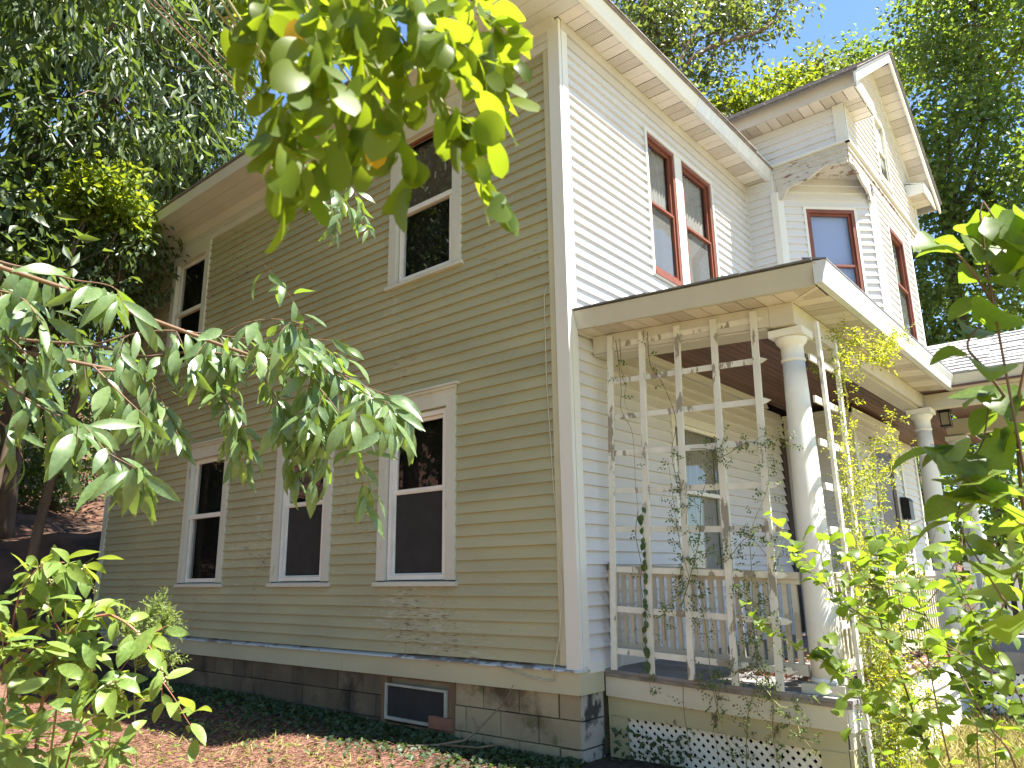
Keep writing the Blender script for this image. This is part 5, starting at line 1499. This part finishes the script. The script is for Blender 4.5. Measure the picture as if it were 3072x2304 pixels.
slivers('dry_grass', 'straw', 16000, lambda r: (r.uniform(-2.0, 4.4), r.uniform(-5.0, -1.95)), 0.16, 0.010, 3, 1.6, 'straw-coloured dry grass in front of the porch')
slivers('dry_grass', 'straw', 2200, lambda r: (r.uniform(-3.2, -1.0), r.uniform(-0.5, 3.5)), 0.09, 0.006, 6, 1.0, 'pale dry grass blades scattered over the side yard')
slivers('leaf_litter', 'needles', 1500, lambda r: (r.uniform(0.4, 4.2), -r.uniform(1.86, 1.98)), 0.05, 0.035, 9, 0.3, 'brown fallen leaves under the porch edge') if False else None
rgn = np.random.default_rng(5)
c = []; d = []
for _ in range(700):
    x, y = rgn.uniform(0.9, 4.2), -rgn.uniform(0.9, 1.93)
    c.append((x, y, 0.662 + KF * y + 0.004)); a = rgn.uniform(0, 6.28); d.append((math.cos(a), math.sin(a), 0.2 * rgn.random()))
leaf_cloud('fallen_leaves', None, 'needles', np.array(c), np.array(d), 0.07, 0.04, 8, kind='stuff', label='brown fallen leaves lying on the porch floor')
c = []; d = []
for _ in range(90):
    x, y = rgn.normal(0.26, 0.05), rgn.uniform(-0.75, -0.1)
    c.append((x, y, gh(x, y) + rgn.random() * 0.22)); d.append((rgn.normal() - 0.5, rgn.normal(), 0.6))
leaf_cloud('skirt_weeds', None, 'leaf_ivy', np.array(c), np.array(d), 0.06, 0.04, 9, kind='stuff', label='small leafy weeds at the foot of the porch lattice')

# ------------------------------------------------------------------ trees
def make_tree(name, label, trunk, r0, lobes, n_clumps, per, crad, L, W, mat, seed, droop=0.3, group=None, twigs=True, limbs=7, flat=0.7):
    rg = np.random.default_rng(seed)
    t = thing(name, label, 'tree', trunk[0], group)
    sp = spline(trunk, 5)
    k = len(sp)
    MB().tube(sp, [r0 * (1 - 0.72 * (i / (k - 1)) ** 0.9) * (1.25 if i == 0 else 1.0) for i in range(k)], 12).build('trunk', 'bark', t, True)
    wts = np.array([l[3] * l[4] * l[5] for l in lobes]); wts /= wts.sum()
    cl = []
    for _ in range(n_clumps):
        l = lobes[rg.choice(len(lobes), p=wts)]
        v = rg.normal(size=3); v /= np.linalg.norm(v)
        v *= rg.uniform(0.25, 1.0) ** 0.45
        cl.append(np.array(l[:3]) + v * np.array(l[3:6]))
    cl = np.array(cl)
    # limbs: from the trunk to the lobes, with side branches to nearby clumps
    joints = []
    for i in range(limbs):
        l = lobes[i % len(lobes)]
        f = rg.uniform(0.45, 0.95)
        a = np.array(sp[int(f * (k - 1))])
        e = np.array(l[:3]) + rg.normal(size=3) * np.array(l[3:6]) * 0.45
        mid = [a + (e - a) * s + rg.normal(size=3) * 0.10 * np.linalg.norm(e - a) * (1 if 0 < s < 1 else 0) * 0.5 + np.array([0, 0, 0.25 * math.sin(s * 3.14) * np.linalg.norm(e - a) * 0.3]) for s in (0, 0.3, 0.6, 1.0)]
        q = spline(mid, 4)
        rr = r0 * rg.uniform(0.22, 0.36)
        MB().tube(q, [rr * (1 - 0.8 * j / (len(q) - 1)) for j in range(len(q))], 7).build('limb', 'bark', t, True)
        joints += [np.array(p) for p in q[2:]]
    joints = np.array(joints)
    if twigs:
        tm = MB()
        for c in cl[:: max(1, n_clumps // 260)]:
            j = joints[np.argmin(((joints - c) ** 2).sum(1))]
            m_ = (j + c) / 2 + rg.normal(size=3) * 0.08 * np.linalg.norm(c - j)
            tm.tube([j, m_, c], [r0 * 0.06, r0 * 0.04, r0 * 0.012], 4)
        tm.build('branchwork', 'bark', t, True, kind='stuff')
    pos = np.repeat(cl, per, axis=0)
    off = rg.normal(size=pos.shape) * crad
    off[:, 2] *= flat
    pos = pos + off
    dirs = off / (np.linalg.norm(off, axis=1, keepdims=True) + 1e-6) * 0.7 + rg.normal(size=pos.shape) * 0.6
    dirs[:, 2] -= droop
    leaf_cloud('crown', t, mat, pos, dirs, L, W, seed + 100, kind='stuff')
    return t

# left: the big dark tree beside the house and its neighbours on the bank
make_tree('shade_tree', 'big dark tree with narrow leaves and a thick furrowed trunk left of the house', [(-1.75, 11.3, 1.2), (-1.8, 11.2, 4), (-1.65, 11.0, 7), (-1.3, 10.6, 11), (-1.0, 10.3, 15)], 0.40,
          [(-2.6, 8.6, 9.3, 1.2, 1.1, 0.8), (-1.5, 8.2, 8.3, 0.9, 1.0, 0.6), (-0.6, 7.6, 8.6, 0.8, 1.0, 0.6), (-2.2, 9.4, 10.8, 1.7, 1.4, 1.0), (-0.3, 8.2, 10.2, 1.3, 1.2, 0.8), (-2.4, 9.3, 7.0, 1.1, 1.1, 0.6), (-1.2, 9.5, 7.6, 1.0, 1.0, 0.5), (-3.0, 9.5, 13, 3.2, 2.6, 2.0), (0.4, 9.0, 12.2, 1.6, 1.6, 1.2), (-1.9, 9.9, 5.9, 0.9, 0.8, 0.5), (-2.5, 6.4, 9.0, 1.2, 1.1, 0.7), (-3.5, 5.0, 8.4, 1.4, 1.4, 0.8)],
          600, 42, 0.30, 0.29, 0.075, 'crown_dark', 1, droop=1.3, limbs=14, flat=0.6)
make_tree('leaning_tree', 'second furrowed trunk close to the far end of the house', [(-0.55, 12.6, 2.0), (-0.6, 12.3, 4.5), (-0.35, 11.8, 8), (0.2, 11.5, 12)], 0.30,
          [(0.2, 10.6, 8.4, 1.0, 1.0, 0.6), (1.6, 11.0, 10.6, 1.5, 1.5, 1.1), (-0.8, 10.8, 7.0, 0.9, 1.0, 0.6), (0.9, 10.8, 12.2, 1.5, 1.4, 1.2)], 150, 42, 0.32, 0.27, 0.08, 'crown_dark', 2, droop=1.2)
make_tree('low_bough_tree', 'young dark tree drooping against the far end of the side wall', [(-1.2, 8.6, 0.9), (-1.15, 8.5, 2.5), (-0.95, 8.0, 4.6), (-0.8, 7.6, 6.0)], 0.09,
          [(-0.75, 7.5, 5.9, 0.5, 0.7, 0.5), (-1.3, 8.1, 5.4, 0.8, 0.8, 0.6), (-0.9, 8.0, 6.6, 0.8, 0.9, 0.5)], 90, 44, 0.20, 0.13, 0.06, 'crown_dark', 3, droop=1.0, limbs=5)
make_tree('lime_maple', 'small maple with glowing yellow-green leaves among the dark trees at the left', [(-1.9, 8.2, 0.4), (-1.85, 8.0, 3.5), (-1.5, 7.4, 6.4)], 0.06,
          [(-1.2, 7.2, 6.95, 0.34, 0.4, 0.3), (-1.55, 7.3, 6.75, 0.35, 0.35, 0.28), (-1.1, 7.3, 6.6, 0.3, 0.35, 0.25)], 46, 44, 0.16, 0.10, 0.09, 'crown_lime', 4, limbs=5)
G = 'trees on the bank behind the house'
bank = [((-5.2, 7.6), 12, 'crown_dark', 'unseen dark tree added outside the left edge to shade the far half of the side wall'), ((-6.0, 15.0), 13, 'crown_dark', 'broad dark tree on the bank at the far left edge'), ((-4.0, 21.0), 16, 'crown_maple', 'mid-green tree on the bank half hidden behind the big trunk'),  # first tree is out of frame, added to keep sky light off the wall
        ((2.5, 19.0), 12, 'crown_maple', 'green tree on the bank rising behind the far roof corner'), ((-9.5, 11.0), 14, 'crown_dark', 'dark tree beyond the left edge reflected in the windows'),
        ((-9.0, 4.0), 13, 'crown_maple', 'unseen tree added in the side yard beyond the left edge to block sky light'), ((-11.5, -1.5), 14, 'crown_maple', 'unseen tree added behind the camera at the back of the side yard to block sky light')]  # both of these trees are unseen, added to block sky light
for i, ((x, y), h, m, lab) in enumerate(bank):
    b = gh(x, y)
    s = h / 14
    make_tree('bank_tree', lab, [(x, y, b - 0.1), (x + 0.2, y, b + h * 0.3), (x - 0.1, y + 0.2, b + h * 0.6), (x + 0.1, y, b + h * 0.85)], 0.25 * s,
              [(x, y, b + h * 0.62, 3.0 * s, 3.0 * s, 3.6 * s), (x + 1.2, y - 0.8, b + h * 0.40, 2.3 * s, 2.3 * s, 1.8 * s), (x - 1.2, y + 0.3, b + h * 0.45, 2.2 * s, 2.2 * s, 2.2 * s)],
              360, 38, 0.42, 0.21, 0.10, m, 40 + i, droop=0.6, group=G, limbs=6)
U = 'understory thicket on the bank'
for i, (x, y, h, lab) in enumerate([(1.6, 16.2, 4.5, 'dense dark thicket tree just left of the far house corner'), (-1.2, 17.5, 5.0, 'dense dark thicket tree behind the two furrowed trunks'), (-3.6, 15.5, 4.5, 'dense dark thicket tree low at the left edge'), (0.2, 21.0, 6.0, 'dark thicket tree higher up the bank'), (-2.8, 12.0, 1.6, 'low dark bush at the foot of the big trunk')]):
    b = gh(x, y)
    make_tree('thicket_tree', lab, [(x, y, b - 0.1), (x + 0.1, y, b + h * 0.4), (x, y, b + h * 0.8)], 0.06 + 0.012 * h,
              [(x, y, b + h * 0.55, 0.42 * h, 0.42 * h, 0.48 * h), (x - 0.2 * h, y - 0.1 * h, b + h * 0.3, 0.35 * h, 0.3 * h, 0.26 * h)],
              140, 46, 0.34, 0.17, 0.09, 'crown_dark', 60 + i, droop=0.5, group=U, limbs=5, twigs=False)

# behind the roof
make_tree('oak_tree', 'tall open oak with visible limbs rising behind the front roof', [(12.3, 6.4, 0.2), (12.2, 6.1, 6), (12.0, 5.6, 12), (12.0, 5.5, 15.7), (11.6, 5.1, 18.5)], 0.30,
          [(12.3, 4.7, 17.0, 1.0, 1.0, 0.8), (11.8, 5.6, 16.1, 0.9, 0.9, 0.8), (14.3, 3.7, 17.6, 1.1, 0.9, 0.8), (15.5, 2.6, 18.5, 0.9, 0.9, 0.6), (13.4, 4.6, 15.7, 1.1, 1.0, 0.7), (12.6, 5.5, 18.3, 1.2, 1.2, 0.9), (14.6, 3.9, 19.2, 1.3, 1.2, 0.7), (12.2, 5.2, 14.4, 1.0, 1.0, 0.7)],
          230, 34, 0.30, 0.20, 0.10, 'crown_oak', 5, droop=0.5, limbs=16)
make_tree('lime_tree', 'yellow-green treetop showing just above the gable roof', [(14.6, 3.5, 0.2), (14.6, 3.4, 7), (14.4, 3.1, 14.6)], 0.14,
          [(14.3, 3.05, 14.9, 0.8, 0.8, 0.55), (15.8, 2.5, 15.7, 0.8, 0.7, 0.5), (13.7, 3.6, 14.4, 0.8, 0.7, 0.5)], 60, 36, 0.24, 0.16, 0.13, 'crown_lime', 6, limbs=5)
make_tree('treetop', 'pale round treetop peeking over the ridge of the gable', [(19.5, 3.4, 0.2), (19.4, 3.2, 9), (19.1, 2.8, 17)], 0.18,
          [(19.0, 2.7, 17.9, 1.1, 1.0, 0.7), (20.4, 2.5, 17.6, 1.0, 1.0, 0.9)], 80, 36, 0.32, 0.19, 0.12, 'crown_oak', 7, limbs=5)
make_tree('treetop', 'dark treetop behind the peak of the gable', [(24.4, 2.6, 0.2), (24.3, 2.4, 10), (24, 2.1, 20)], 0.2,
          [(23.8, 2.2, 20.9, 1.0, 0.9, 0.9), (24.6, 1.2, 20.6, 1.2, 1.2, 0.9)], 80, 36, 0.34, 0.2, 0.13, 'crown_maple', 17, limbs=5)
make_tree('maple_tree', 'large green maple filling the right side behind the gable', [(20.0, -0.5, -0.2), (20.0, -0.4, 5), (20.2, -0.2, 10), (20.6, -0.4, 16)], 0.36,
          [(19.6, -1.0, 13.6, 2.2, 2.2, 2.6), (20.4, -0.2, 9.4, 2.2, 2.3, 2.2), (19.6, -2.6, 17.6, 2.2, 2.0, 2.2), (18.8, -0.2, 6.4, 2.0, 2.2, 1.8), (21.5, -1.6, 20.0, 2.4, 2.2, 2.0), (19.0, -3.4, 11.0, 2.0, 2.2, 3.0)],
          760, 42, 0.40, 0.19, 0.14, 'crown_maple', 8, droop=0.25, limbs=12, flat=0.45)
make_tree('side_tree', 'bushy tree seen through the porch behind the columns', [(15.0, 3.2, 0.0), (15.0, 3.1, 1.6), (15.1, 3.0, 3.2)], 0.14,
          [(15.0, 2.6, 4.0, 2.0, 2.4, 2.0), (16.0, -0.6, 3.2, 1.8, 2.4, 2.2)], 220, 40, 0.36, 0.17, 0.13, 'crown_maple', 9, limbs=5)

# vine-like maple sprays that hang over the eave above the side wall
make_tree('overhanging_maple', 'bright maple sprays hanging over the side eave above the upper window', [(-3.4, 3.6, -0.05), (-3.5, 3.5, 3.4), (-3.2, 3.1, 6.4), (-2.2, 2.4, 8.2)], 0.07,
          [(-1.5, 2.0, 7.4, 0.55, 0.6, 0.55), (-1.6, 2.6, 6.9, 0.35, 0.45, 0.4)], 26, 34, 0.16, 0.085, 0.075, 'crown_lime', 12, limbs=4) if False else None

for o in list(bpy.data.objects):
    if '_base' in o:
        del o['_base']
